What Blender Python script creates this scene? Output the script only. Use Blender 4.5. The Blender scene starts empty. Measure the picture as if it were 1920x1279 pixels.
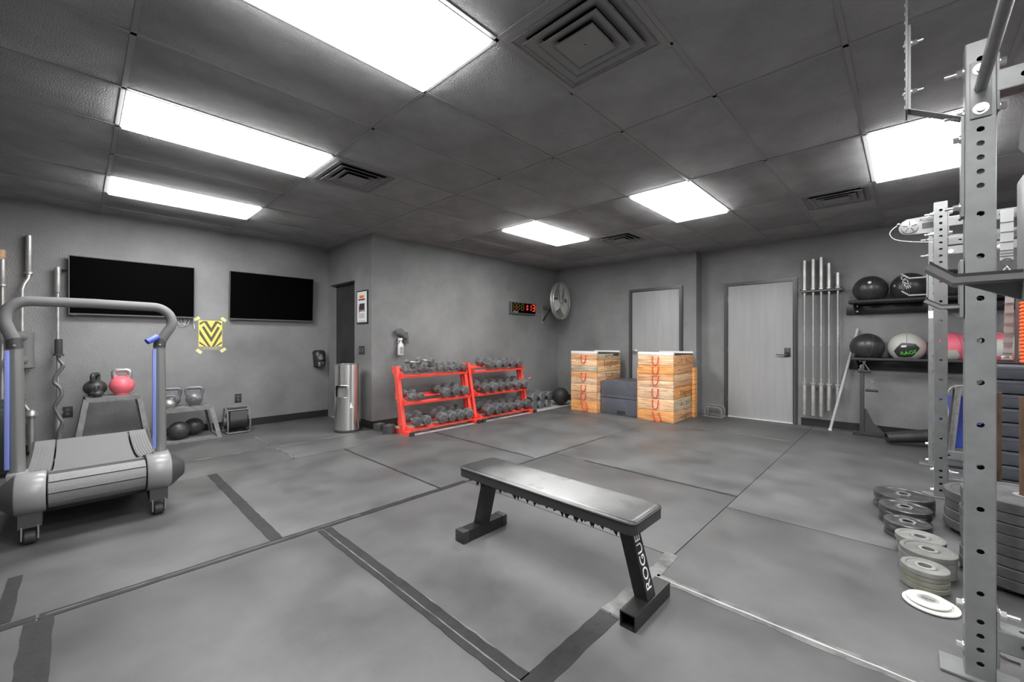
import bpy, bmesh, math, random
from mathutils import Matrix, Vector, Euler
random.seed(7)
S = bpy.context.scene
COL = S.collection
R = math.radians
PI = math.pi

# ------------------------------------------------------------------ camera, world, exposure
FX = 775.2
cam = bpy.data.cameras.new('camera'); co = bpy.data.objects.new('camera', cam); COL.objects.link(co)
co.location = (0, 0, 1.21); co.rotation_euler = (R(90), 0, R(43.66))
cam.sensor_width = 36; cam.lens = FX / 1920 * 36; cam.shift_y = (638.4 - 639.5) / 1920; cam.clip_start = .02
S.camera = co
w = bpy.data.worlds.new('world'); S.world = w; w.use_nodes = True
w.node_tree.nodes['Background'].inputs[0].default_value = (.5, .5, .5, 1)
w.node_tree.nodes['Background'].inputs[1].default_value = .05
vs = S.view_settings
vs.view_transform = 'Standard'; vs.look = 'None'; vs.gamma = 1; vs.use_curve_mapping = False
vs.exposure = 1.25
LIGHT = 12.0            # strength of the ceiling panels

# ------------------------------------------------------------------ materials
def mat(name, col, rough=.6, metal=0, var=0, scale=8, bump=0, bscale=60, bdist=.004, spec=.5, emit=0, rnd=0, detail=4, stretch=None, col2=None, rvar=0, lo=.35, hi=.65):
    m = bpy.data.materials.new(name); m.use_nodes = True
    n = m.node_tree.nodes; l = m.node_tree.links; b = n['Principled BSDF']
    c = (*col, 1)
    b.inputs['Base Color'].default_value = c; b.inputs['Roughness'].default_value = rough
    b.inputs['Metallic'].default_value = metal; b.inputs['Specular IOR Level'].default_value = spec
    if emit:
        b.inputs['Emission Color'].default_value = c; b.inputs['Emission Strength'].default_value = emit
    tc = n.new('ShaderNodeTexCoord'); vec = tc.outputs['Object']
    if stretch:
        mp = n.new('ShaderNodeMapping'); mp.inputs['Scale'].default_value = stretch
        l.new(vec, mp.inputs['Vector']); vec = mp.outputs['Vector']
    out = None
    if var or col2:
        t = n.new('ShaderNodeTexNoise'); t.inputs['Scale'].default_value = scale; t.inputs['Detail'].default_value = detail
        t.inputs['Roughness'].default_value = .62
        l.new(vec, t.inputs['Vector'])
        r = n.new('ShaderNodeValToRGB'); r.color_ramp.elements[0].position = lo; r.color_ramp.elements[1].position = hi
        a = tuple(x * (1 - var) for x in col) if not col2 else col
        z = tuple(min(1, x * (1 + var)) for x in col) if not col2 else col2
        r.color_ramp.elements[0].color = (*a, 1); r.color_ramp.elements[1].color = (*z, 1)
        l.new(t.outputs['Fac'], r.inputs['Fac']); out = r.outputs['Color']
        if rvar:
            mr = n.new('ShaderNodeMapRange'); mr.inputs['From Min'].default_value = .3; mr.inputs['From Max'].default_value = .7
            mr.inputs['To Min'].default_value = rough - rvar; mr.inputs['To Max'].default_value = rough + rvar
            l.new(t.outputs['Fac'], mr.inputs['Value']); l.new(mr.outputs['Result'], b.inputs['Roughness'])
    if rnd:
        oi = n.new('ShaderNodeObjectInfo'); hv = n.new('ShaderNodeHueSaturation')
        mr = n.new('ShaderNodeMapRange'); mr.inputs['To Min'].default_value = 1 - rnd; mr.inputs['To Max'].default_value = 1 + rnd
        l.new(oi.outputs['Random'], mr.inputs['Value']); l.new(mr.outputs['Result'], hv.inputs['Value'])
        if out: l.new(out, hv.inputs['Color'])
        else: hv.inputs['Color'].default_value = c
        out = hv.outputs['Color']
    if out: l.new(out, b.inputs['Base Color'])
    if bump:
        t = n.new('ShaderNodeTexNoise'); t.inputs['Scale'].default_value = bscale; t.inputs['Detail'].default_value = 3
        l.new(tc.outputs['Object'], t.inputs['Vector'])
        bm_ = n.new('ShaderNodeBump'); bm_.inputs['Strength'].default_value = bump; bm_.inputs['Distance'].default_value = bdist
        l.new(t.outputs['Fac'], bm_.inputs['Height']); l.new(bm_.outputs['Normal'], b.inputs['Normal'])
    return m

M = {}
M['wall'] = mat('black_wall_paint', (.215,) * 3, .36, var=.22, scale=1.1, bump=.6, bscale=100, bdist=.014, spec=.8)
M['base'] = mat('black_vinyl_baseboard', (.018,) * 3, .45)
M['tile'] = mat('black_ceiling_tile', (.31,) * 3, .9, var=.12, scale=3, bump=.8, bscale=120, bdist=.008, rnd=.08, spec=.3)
M['grid'] = mat('black_ceiling_grid', (.27,) * 3, .5)
M['slab'] = mat('dark_plenum', (.02,) * 3, .9)
M['mat'] = mat('black_rubber_mat', (.093,) * 3, .52, var=.26, scale=2.2, bump=.25, bscale=220, bdist=.002, rnd=.10, detail=8, rvar=.10)
M['tape'] = mat('black_floor_tape', (.016,) * 3, .62, var=.35, scale=14, bump=.3, bscale=40, bdist=.004)
M['tape_worn'] = mat('worn_floor_tape', (.06,) * 3, .45, col2=(.22, .22, .21), scale=7, bump=.4, bscale=40, bdist=.004)
M['concrete'] = mat('pale_concrete', (.42, .41, .39), .8, var=.2, scale=6)
M['door'] = mat('gray_painted_door', (.36,) * 3, .42, var=.05, scale=3, stretch=(6, 6, .5))
M['door_dark'] = mat('black_painted_door', (.035,) * 3, .45, var=.3, scale=3, bump=.2)
M['frame'] = mat('black_door_frame', (.045,) * 3, .28)
M['white'] = mat('white_plastic', (.75,) * 3, .4)
M['lamp'] = mat('lit_lamp_panel', (1, 1, 1), .5, emit=LIGHT)
M['black'] = mat('black_plastic', (.022,) * 3, .4)
M['screen'] = mat('switched_off_screen', (.0012,) * 3, .55, spec=.02)
M['bezel'] = mat('gray_screen_bezel', (.10,) * 3, .35)
M['rubber'] = mat('black_rubber', (.03,) * 3, .55, var=.2, scale=20)
M['hex'] = mat('gray_hex_rubber', (.135, .138, .14), .36, var=.2, scale=20, rnd=.22)
M['chrome'] = mat('chrome', (.72,) * 3, .22, 1)
M['steel'] = mat('brushed_steel', (.86, .86, .84), .22, 1)
def brushed(m):
    n = m.node_tree.nodes; b = n['Principled BSDF']; b.inputs['Anisotropic'].default_value = .9; b.inputs['Anisotropic Rotation'].default_value = .25
    t = n.new('ShaderNodeTangent'); t.direction_type = 'RADIAL'; t.axis = 'Z'; m.node_tree.links.new(t.outputs[0], b.inputs['Tangent'])
brushed(M['steel'])
M['barsteel'] = mat('dull_bar_steel', (.52, .52, .51), .42, .75, var=.15, scale=9)
M['red'] = mat('red_powder_coat', (.86, .085, .06), .38, var=.06, scale=5)
M['redrope'] = mat('red_rope', (.68, .055, .045), .7)
M['orange'] = mat('orange_rope', (.90, .13, .03), .65, var=.15, scale=40)
M['rig'] = mat('gray_rig_coating', (.185, .188, .19), .40, var=.10, scale=10, bump=.08, bscale=200)
M['zinc'] = mat('zinc_bolt', (.75, .75, .73), .3, .9)
M['uhmw'] = mat('black_cup_liner', (.05,) * 3, .35)
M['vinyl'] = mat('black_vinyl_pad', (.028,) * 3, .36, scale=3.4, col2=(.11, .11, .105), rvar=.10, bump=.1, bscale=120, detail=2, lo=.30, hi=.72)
M['vinyl2'] = mat('black_vinyl', (.032,) * 3, .34)
def sheen_worn_pad(m):  # lamp sheen, along with wear, painted pale into the middle of the pad
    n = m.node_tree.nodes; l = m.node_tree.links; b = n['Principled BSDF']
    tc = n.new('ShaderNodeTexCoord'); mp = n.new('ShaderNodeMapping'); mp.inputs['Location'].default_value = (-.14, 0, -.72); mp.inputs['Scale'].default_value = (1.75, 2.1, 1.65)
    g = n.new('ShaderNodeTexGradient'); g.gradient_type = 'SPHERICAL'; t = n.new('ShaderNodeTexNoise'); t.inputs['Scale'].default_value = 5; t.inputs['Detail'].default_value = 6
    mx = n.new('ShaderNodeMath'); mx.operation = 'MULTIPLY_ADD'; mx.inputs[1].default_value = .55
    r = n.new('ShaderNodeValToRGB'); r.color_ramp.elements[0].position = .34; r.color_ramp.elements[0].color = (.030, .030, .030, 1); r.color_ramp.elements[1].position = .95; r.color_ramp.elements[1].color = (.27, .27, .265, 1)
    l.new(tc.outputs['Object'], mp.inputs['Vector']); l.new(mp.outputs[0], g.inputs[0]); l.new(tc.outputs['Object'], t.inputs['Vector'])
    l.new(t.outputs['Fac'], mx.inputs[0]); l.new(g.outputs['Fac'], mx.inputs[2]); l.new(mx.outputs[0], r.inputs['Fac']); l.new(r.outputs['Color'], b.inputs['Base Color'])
sheen_worn_pad(M['vinyl'])
M['fluff'] = mat('torn_pad_lining', (.03,) * 3, .9)
M['benchsteel'] = mat('black_bench_steel', (.012,) * 3, .36, var=.4, scale=12)
M['tread'] = mat('gray_treadmill_belt', (.20,) * 3, .6, bump=.5, bscale=160, bdist=.003)
M['treadstep'] = mat('gray_step_rubber', (.21,) * 3, .6, bump=.7, bscale=110, bdist=.004)
M['treadcover'] = mat('gray_treadmill_cover', (.24,) * 3, .32)
M['treaddark'] = mat('dark_treadmill_plastic', (.055,) * 3, .4)
M['silver'] = mat('silver_tube', (.36, .37, .36), .28, .7)
M['knurl'] = mat('knurled_steel', (.42, .42, .41), .5, .75)
M['foam'] = mat('gray_foam_grip', (.17,) * 3, .7)
M['blue'] = mat('blue_plastic', (.07, .11, .50), .35)
M['bluereflect'] = mat('pale_blue_reflection', (.20, .24, .58), .35)  # colour of the reflection painted on the treadmill posts
M['pink'] = mat('pink_paint', (.85, .16, .20), .40, var=.10, scale=30)
M['pinkvinyl'] = mat('pink_vinyl', (.80, .15, .22), .45)
M['palevinyl'] = mat('pale_gray_vinyl', (.47, .48, .44), .5)
M['green'] = mat('green_print', (.10, .75, .05), .5)
M['print'] = mat('white_print', (.75,) * 3, .6)
M['redprint'] = mat('red_print', (.55, .04, .03), .5)
M['grayprint'] = mat('gray_print', (.28,) * 3, .6)
M['darkprint'] = mat('dark_print', (.03,) * 3, .6)
M['yellow'] = mat('yellow_paper', (.80, .72, .17), .6)
M['paletape'] = mat('pale_yellow_tape', (.80, .76, .38), .6)
M['olive'] = mat('dark_olive_print', (.12, .10, .055), .6)
M['orangeprint'] = mat('orange_print', (.85, .15, .03), .6)
M['paper'] = mat('white_paper', (.72,) * 3, .5)
M['ledon'] = mat('red_led_lit', (1, .035, .02), .5, emit=1.1)
M['ledoff'] = mat('amber_led_unlit', (.17, .09, .02), .5)
M['kettle'] = mat('black_cast_iron', (.045,) * 3, .42, var=.3, scale=25)
M['kettlesteel'] = mat('gray_cast_iron', (.20, .20, .21), .38, .3, var=.25, scale=14)
M['iron'] = mat('dark_iron_plate', (.10, .10, .10), .34, .45, var=.4, scale=14)
M['graybumper'] = mat('gray_rubber_plate', (.20, .20, .19), .7, var=.2, scale=14, rnd=.15)
M['whiteplate'] = mat('white_plate', (.70, .70, .66), .6, var=.1, scale=14)
M['oliveplate'] = mat('olive_plate', (.19, .19, .155), .7, var=.2, scale=14, rnd=.1)
M['bumper'] = mat('worn_bumper_rubber', (.078,) * 3, .62, var=.35, scale=9, rnd=.15)
M['rust'] = mat('rusty_pipe', (.05, .027, .016), .75, col2=(.16, .09, .055), scale=11, stretch=(1, 1, .35))
M['cloth'] = mat('gray_cloth', (.13,) * 3, .9, bump=.4, bscale=120)
M['bottle'] = mat('white_bottle', (.72,) * 3, .45)
M['boxvinyl'] = mat('slate_vinyl', (.095, .102, .12), .36, var=.15, scale=6, bump=.15, bscale=14, bdist=.01)
M['strap'] = mat('gray_webbing', (.34, .35, .34), .75, bump=.3, bscale=150)
M['band'] = mat('gray_band', (.16,) * 3, .65)
M['tan'] = mat('tan_wood', (.62, .40, .24), .6, var=.12, scale=5, stretch=(3, 3, .3))
M['case'] = mat('black_green_case', (.018, .026, .024), .35)
M['boxsteel'] = mat('gray_box_steel', (.19,) * 3, .5, var=.2, scale=14)
M['cable'] = mat('white_cable', (.6,) * 3, .5)
M['pvc'] = mat('gray_pipe', (.44,) * 3, .5)

def wood(name, a, b_):
    m = mat(name, a, .6); n = m.node_tree.nodes; l = m.node_tree.links; p = n['Principled BSDF']
    tc = n.new('ShaderNodeTexCoord'); mp = n.new('ShaderNodeMapping'); mp.inputs['Scale'].default_value = (1.6, 1.6, 26)
    oi = n.new('ShaderNodeObjectInfo'); ad = n.new('ShaderNodeVectorMath'); ad.operation = 'ADD'
    l.new(tc.outputs['Object'], ad.inputs[0]); l.new(oi.outputs['Random'], ad.inputs[1]); l.new(ad.outputs[0], mp.inputs['Vector'])
    t = n.new('ShaderNodeTexNoise'); t.inputs['Scale'].default_value = 3.2; t.inputs['Detail'].default_value = 6; t.inputs['Distortion'].default_value = .6
    l.new(mp.outputs[0], t.inputs['Vector'])
    r = n.new('ShaderNodeValToRGB'); e = r.color_ramp.elements
    e[0].position = .33; e[0].color = (*[x * .55 for x in a], 1); e[1].position = .62; e[1].color = (*b_, 1)
    k = r.color_ramp.elements.new(.45); k.color = (*a, 1)
    l.new(t.outputs['Fac'], r.inputs['Fac'])
    hv = n.new('ShaderNodeHueSaturation'); m1 = n.new('ShaderNodeMapRange'); m1.inputs['To Min'].default_value = .88; m1.inputs['To Max'].default_value = 1.12
    m2 = n.new('ShaderNodeMapRange'); m2.inputs['To Min'].default_value = .9; m2.inputs['To Max'].default_value = 1.12
    l.new(oi.outputs['Random'], m1.inputs['Value']); l.new(oi.outputs['Random'], m2.inputs['Value'])
    l.new(m1.outputs[0], hv.inputs['Value']); l.new(m2.outputs[0], hv.inputs['Saturation'])
    l.new(r.outputs['Color'], hv.inputs['Color']); l.new(hv.outputs['Color'], p.inputs['Base Color'])
    return m
M['wood'] = wood('orange_pine', (.70, .33, .14), (.84, .47, .22))
M['woodpale'] = wood('pale_pine', (.76, .46, .25), (.88, .66, .44))
M['woodgray'] = wood('weathered_pine', (.42, .34, .23), (.66, .55, .40))

# ------------------------------------------------------------------ mesh builder
class MB:
    def __init__(s): s.v = []; s.f = []; s.m = Matrix()
    def add(s, vs_, fs):
        o = len(s.v); s.v += [s.m @ Vector(p) for p in vs_]; s.f += [tuple(o + i for i in f) for f in fs]; return s
    def box(s, x0, x1, y0, y1, z0, z1, bev=0, rot=None):
        c = Vector(((x0 + x1) / 2, (y0 + y1) / 2, (z0 + z1) / 2))
        b = bmesh.new(); bmesh.ops.create_cube(b, size=1)
        for q in b.verts: q.co = Vector((q.co.x * (x1 - x0), q.co.y * (y1 - y0), q.co.z * (z1 - z0)))
        if bev: bmesh.ops.bevel(b, geom=b.edges[:], offset=bev, segments=2, profile=.6, affect='EDGES', clamp_overlap=True)
        b.verts.index_update(); rm = rot.to_matrix() if rot else Matrix.Identity(3)
        s.add([rm @ q.co + c for q in b.verts], [[q.index for q in f.verts] for f in b.faces]); b.free(); return s
    def bar(s, p0, p1, w_, h_, up=(0, 0, 1)):
        p0 = Vector(p0); p1 = Vector(p1); d = (p1 - p0).normalized(); u = Vector(up)
        if abs(d.dot(u)) > .99: u = Vector((1, 0, 0))
        x = d.cross(u).normalized(); y = x.cross(d).normalized()
        q = []
        for p in (p0, p1):
            for a, b in ((-1, -1), (1, -1), (1, 1), (-1, 1)): q.append(p + x * a * w_ / 2 + y * b * h_ / 2)
        return s.add(q, [(3, 2, 1, 0), (4, 5, 6, 7), (0, 1, 5, 4), (1, 2, 6, 5), (2, 3, 7, 6), (3, 0, 4, 7)])
    def tube(s, path, r, n=10, closed=False, flat=None):
        P = [Vector(p) for p in path]; k = len(P); rs = r if isinstance(r, (list, tuple)) else [r] * k
        T = []
        for i in range(k):
            a = P[(i - 1) % k] if (closed or i) else P[i]; b = P[(i + 1) % k] if (closed or i < k - 1) else P[i]
            T.append((b - a).normalized())
        u = Vector((0, 0, 1)) if abs(T[0].z) < .9 else Vector((1, 0, 0))
        x = T[0].cross(u).normalized(); vv = []; ff = []
        for i in range(k):
            x = (x - T[i] * x.dot(T[i])).normalized(); y = T[i].cross(x)
            for j in range(n):
                a = 2 * PI * j / n
                vv.append(P[i] + (x * math.cos(a) * (flat or 1) + y * math.sin(a)) * rs[i])
        for i in range(k if closed else k - 1):
            o = i * n; q = ((i + 1) % k) * n
            for j in range(n): ff.append((o + j, o + (j + 1) % n, q + (j + 1) % n, q + j))
        if not closed: ff.append(tuple(range(n - 1, -1, -1))); ff.append(tuple(range((k - 1) * n, k * n)))
        return s.add(vv, ff)
    def cyl(s, p0, p1, r, n=16, r1=None): return s.tube([p0, p1], [r, r if r1 is None else r1], n)
    def lathe(s, prof, n=24, c=(0, 0, 0), axis='z', sq=(1, 1)):
        vv = []; ff = []; k = len(prof)
        for r, z in prof:
            for j in range(n):
                a = 2 * PI * j / n; p = (r * math.cos(a) * sq[0], r * math.sin(a) * sq[1], z)
                if axis == 'x': p = (p[2], p[0], p[1])
                if axis == 'y': p = (p[1], p[2], p[0])
                vv.append((p[0] + c[0], p[1] + c[1], p[2] + c[2]))
        for i in range(k - 1):
            for j in range(n): ff.append((i * n + j, i * n + (j + 1) % n, (i + 1) * n + (j + 1) % n, (i + 1) * n + j))
        if prof[0][0] > 1e-5: ff.append(tuple(range(n - 1, -1, -1)))
        if prof[-1][0] > 1e-5: ff.append(tuple(range((k - 1) * n, k * n)))
        return s.add(vv, ff)
    def ring(s, prof, n=32, c=(0, 0, 0), axis='z'):
        """closed profile turned round an axis (a ring)"""
        vv = []; ff = []; k = len(prof)
        for r, z in prof:
            for j in range(n):
                a = 2 * PI * j / n; p = (r * math.cos(a), r * math.sin(a), z)
                if axis == 'x': p = (p[2], p[0], p[1])
                if axis == 'y': p = (p[1], p[2], p[0])
                vv.append((p[0] + c[0], p[1] + c[1], p[2] + c[2]))
        for i in range(k):
            q = (i + 1) % k
            for j in range(n): ff.append((i * n + j, i * n + (j + 1) % n, q * n + (j + 1) % n, q * n + j))
        return s.add(vv, ff)
    def prism(s, poly, a, b, axis='x'):
        """polygon extruded along an axis; poly gives the two other coordinates in order (y,z), (x,z) or (x,y)"""
        k = len(poly)
        def pt(p, t): return {'x': (t, p[0], p[1]), 'y': (p[0], t, p[1]), 'z': (p[0], p[1], t)}[axis]
        return s.add([pt(p, a) for p in poly] + [pt(p, b) for p in poly],
                     [tuple(range(k - 1, -1, -1)), tuple(range(k, 2 * k))] + [(i, (i + 1) % k, k + (i + 1) % k, k + i) for i in range(k)])
    def ball(s, c, r, sc=(1, 1, 1), nu=28, nv=16):
        prof = [(r * math.sin(PI * i / nv), -r * math.cos(PI * i / nv)) for i in range(nv + 1)]
        vv = []; ff = []
        for i, (q, z) in enumerate(prof):
            for j in range(nu):
                a = 2 * PI * j / nu; vv.append((c[0] + q * math.cos(a) * sc[0], c[1] + q * math.sin(a) * sc[1], c[2] + z * sc[2]))
        for i in range(nv):
            for j in range(nu):
                f = (i * nu + j, i * nu + (j + 1) % nu, (i + 1) * nu + (j + 1) % nu, (i + 1) * nu + j)
                ff.append(f)
        return s.add(vv, ff)

MW = {}
def obj(name, mb, m, parent=None, world=True, angle=38, label=None, flat=False):
    me = bpy.data.meshes.new(name)
    inv = MW[parent.name].inverted() if (parent and world) else Matrix()
    me.from_pydata([inv @ q for q in mb.v], [], mb.f)
    b = bmesh.new(); b.from_mesh(me)
    bmesh.ops.remove_doubles(b, verts=b.verts[:], dist=1e-6)
    if not flat: bmesh.ops.recalc_face_normals(b, faces=b.faces[:])
    b.to_mesh(me); b.free()
    if not flat: me.shade_smooth(); me.set_sharp_from_angle(angle=R(angle))
    me.materials.append(M[m] if isinstance(m, str) else m)
    o = bpy.data.objects.new(name, me); COL.objects.link(o)
    if parent: o.parent = parent; MW[o.name] = MW[parent.name]
    else: MW[o.name] = Matrix()
    if label: o['label'] = label
    return o
def each(name, mbs, m, parent):
    for q in mbs: obj(name, q, m, parent)
def tag(o, label, cat, group=None):
    o['label'] = label; o['category'] = cat
    if group: o['group'] = group
    return o
def thing(name, label, cat, loc=(0, 0, 0), rot=(0, 0, 0), group=None):
    o = bpy.data.objects.new(name, None); COL.objects.link(o); o.empty_display_size = .1
    o.location = loc; o.rotation_euler = rot
    MW[o.name] = Matrix.Translation(loc) @ Euler(rot).to_matrix().to_4x4()
    return tag(o, label, cat, group)
def dup(root, label, loc, rot=(0, 0, 0), group=None):
    r = root.copy(); COL.objects.link(r); r.location = loc; r.rotation_euler = rot; r['label'] = label
    if group: r['group'] = group
    MW[r.name] = Matrix.Translation(loc) @ Euler(rot).to_matrix().to_4x4()
    for ch in list(root.children):
        c = ch.copy(); COL.objects.link(c); c.parent = r; MW[c.name] = MW[r.name]
        for g in list(ch.children):
            d = g.copy(); COL.objects.link(d); d.parent = c; MW[d.name] = MW[r.name]
    return r
def struct(name, mb, m, parent=None, kind='structure'):
    o = obj(name, mb, m, parent, world=False)
    if not parent: o['kind'] = kind
    return o
def text(name, s, size, m, parent, mtx, ext=.001, align='CENTER', sx=1, shear=0):
    """lettering as a mesh; mtx places it (text in its XY plane)"""
    c = bpy.data.curves.new('letters', 'FONT'); c.body = s; c.size = size; c.extrude = ext; c.align_x = align; c.align_y = 'CENTER'; c.shear = shear
    o = bpy.data.objects.new('letters', c); COL.objects.link(o)
    dg = bpy.context.evaluated_depsgraph_get(); me = bpy.data.meshes.new_from_object(o.evaluated_get(dg))
    bpy.data.objects.remove(o); bpy.data.curves.remove(c)
    mb = MB(); mb.m = mtx @ Matrix.Diagonal((sx, 1, 1, 1)); mb.add([q.co for q in me.vertices], [tuple(p.vertices) for p in me.polygons])
    bpy.data.meshes.remove(me)
    return obj(name, mb, m, parent)
def frame(o, x, y):
    """matrix with origin o, axes x and y"""
    x = Vector(x).normalized(); y = Vector(y).normalized(); z = x.cross(y)
    return Matrix(((x.x, y.x, z.x, o[0]), (x.y, y.y, z.y, o[1]), (x.z, y.z, z.z, o[2]), (0, 0, 0, 1)))
def arc(c, r, a0, a1, n, f):
    return [f(c[0] + r * math.cos(R(a0 + (a1 - a0) * i / n)), c[1] + r * math.sin(R(a0 + (a1 - a0) * i / n))) for i in range(n + 1)]
def smooth(P, n=5):
    P = [Vector(p) for p in P]; out = []
    for i in range(len(P) - 1):
        a, b, c, d = P[max(i - 1, 0)], P[i], P[i + 1], P[min(i + 2, len(P) - 1)]
        for k in range(n):
            t = k / n; out.append(.5 * (2 * b + (c - a) * t + (2 * a - 5 * b + 4 * c - d) * t * t + (3 * b - a - 3 * c + d) * t ** 3))
    return out + [P[-1]]
ORD = ['first', 'second', 'third', 'fourth', 'fifth', 'sixth', 'seventh', 'eighth', 'ninth', 'tenth', 'eleventh', 'twelfth', 'thirteenth']

# ------------------------------------------------------------------ room shell
XL, XJ, YR, YF, YB = -6.75, -5.30, 2.77, 6.95, 7.20      # left wall, set-out wall, its return, far wall behind the blocks, far wall with the bars
XR, YN, H = 2.6, -2.2, 2.667
XT = -2.48
fl = struct('floor', MB().box(XL - .12, XR + .12, YN - .12, YB + .12, -.12, -.012), 'concrete')
ce = struct('ceiling', MB().box(XL - .12, XR + .12, YN - .12, YB + .12, H + .02, H + .14), 'slab')
struct('wall_left', MB().box(XL - .12, XL, YN - .12, YR + .14, 0, H + .02), 'wall')
# return wall with a door opening
dx0, dx1, dz = -6.665, -5.81, 2.085
struct('wall_return', MB().prism([(XL, -.012), (dx0, -.012), (dx0, dz), (dx1, dz), (dx1, -.012), (XJ, -.012), (XJ, H + .02), (XL, H + .02)], YR, YR + .14, 'y'), 'wall')
struct('wall_dumbbells', MB().box(XJ - .12, XJ, YR + .14, YF + .1, -.012, H + .02), 'wall')
struct('wall_far', MB().box(XJ - .12, XT, YF, YF + .12, -.012, H + .02), 'wall')
struct('wall_far_return', MB().box(XT - .12, XT, YF + .12, YB + .1, -.012, H + .02), 'wall')
struct('wall_back', MB().box(XT - .12, XR + .12, YB, YB + .12, -.012, H + .02), 'wall')
struct('wall_right', MB().box(XR, XR + .12, YN - .12, YB + .12, -.012, H + .02), 'wall')
struct('wall_near', MB().box(XL - .12, XR + .12, YN - .12, YN, -.012, H + .02), 'wall')
def skirting(name, mb): struct(name, mb, 'base')
skirting('baseboard_left', MB().box(XL, XL + .012, YN, YR, -.012, .10))
skirting('baseboard_return', MB().prism([(dx1 + .0, YR), (XJ + .012, YR), (XJ + .012, YR - .012), (dx1, YR - .012)], -.012, .10, 'z'))
skirting('baseboard_dumbbells', MB().box(XJ, XJ + .012, YR, YF, -.012, .10))
skirting('baseboard_far', MB().box(XJ, -3.72, YF - .012, YF, -.012, .10))
skirting('baseboard_back', MB().box(-1.10, XR, YB - .012, YB, -.012, .10))

# doors
d = struct('door_1', MB().box(dx0 - .01, dx1 + .01, YR + .105, YR + .135, -.012, dz + .01), 'door_dark'); d['label'] = 'black door recessed in the narrow return wall'
obj('hinge', MB().cyl((dx0 + .02, YR + .10, .3), (dx0 + .02, YR + .10, .4), .008, 8), 'base', d)
obj('door_edge', MB().box(dx0 + .18, dx0 + .19, YR + .098, YR + .106, 0, dz), 'frame', d)
def door(name, x0, x1, y, z1, knob):
    d_ = struct(name, MB().box(x0, x1, y - .018, y + .0, .004, z1, .003), 'door')
    w_ = .052
    fr = MB().prism([(x0 - w_, -.012), (x0, -.012), (x0, z1 + .004), (x1, z1 + .004), (x1, -.012), (x1 + w_, -.012), (x1 + w_, z1 + w_), (x0 - w_, z1 + w_)], y - .035, y, 'y')
    obj('door_frame', fr, 'frame', d_)
    sp = MB().prism([(x0 - w_ * .62, -.012), (x0 - w_ * .38, -.012), (x0 - w_ * .38, z1 + w_ * .38), (x1 + w_ * .38, z1 + w_ * .38), (x1 + w_ * .38, -.012), (x1 + w_ * .62, -.012), (x1 + w_ * .62, z1 + w_ * .62), (x0 - w_ * .62, z1 + w_ * .62)], y - .043, y - .034, 'y')
    obj('frame_moulding', sp, 'bezel', d_)  # lighter colour stands in for glossy highlights on the moulding
    for hz in (.25, 1.02, 1.82):
        hx = x1 - .004 if knob == 'ball' else x0 + .004
        obj('hinge', MB().cyl((hx, y - .024, hz), (hx, y - .024, hz + .09), .007, 8), 'barsteel', d_)
    return d_
d = door('door_2', -3.60, -2.745, YF, 2.075, 'ball')
obj('knob', MB().lathe([(.033, 0), (.033, -.006), (.014, -.010), (.014, -.03), (.026, -.04), (.031, -.055), (.026, -.068), (.0, -.072)], 20, (-3.535, YF - .018, 1.015), 'y'), 'chrome', d)
d = door('door_3', -2.07, -1.195, YB, 2.07, 'lever')
obj('lock_plate', MB().box(-1.300, -1.228, YB - .035, YB - .018, .97, 1.10, .004), 'black', d)
obj('lever_handle', MB().tube([(-1.264, YB - .035, 1.0), (-1.264, YB - .07, 1.0), (-1.29, YB - .075, 1.0), (-1.40, YB - .07, 1.0)], .009, 10), 'bezel', d)
obj('keypad', MB().box(-1.288, -1.240, YB - .039, YB - .034, 1.035, 1.088, .002), 'bezel', d)
obj('threshold', MB().box(-2.07, -1.195, YB - .05, YB, -.01, .006, .002), 'white', d, label='pale metal threshold strip')

# ------------------------------------------------------------------ floor: rubber mats and tape
mats = []
def mat_piece(x0, x1, y0, y1):
    g = .003
    z = random.uniform(-.0015, 0)
    o = obj('rubber_mat', MB().box(x0 + g, x1 - g, y0 + g, y1 - g, -.0119, z, .002), 'mat', fl, world=False)
XA, XB, XC, XD = -4.54, -2.74, -.95, .88
ys = lambda y0, n: [y0 + 1.208 * i for i in range(n + 1)]
def column(x0, x1, cuts, lim0=YN, lim1=99):
    for a, b in zip(cuts[:-1], cuts[1:]):
        a = max(a, lim0); b = min(b, lim1)
        if b - a > .05: mat_piece(x0, x1, a, b)
column(XA, XB, [YN, -1.59, -.38, .83, 2.04, 3.24, 4.45, 5.66, YF - .01])
column(XB, XC, [YN, -1.34, -.12, 1.09, 2.30, 3.52, 4.70, 5.90, YF - .01])
mat_piece(XT + .005, XC, YF - .01, YB - .05)
column(XC, XD, [YN, -1.6, -.38, .83, 2.04, 3.25, 4.47, 5.68, 6.9, YB - .013])
column(XD, XR, [YN, -1.0, .2, 1.4, 2.6, 3.8, 5.0, 6.2, YB - .013])
column(-5.19, XA, [YN, -.3, 1.53, 2.86])
column(XL + .013, -5.19, [YN, -.3, 1.53, YR - .013])
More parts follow.
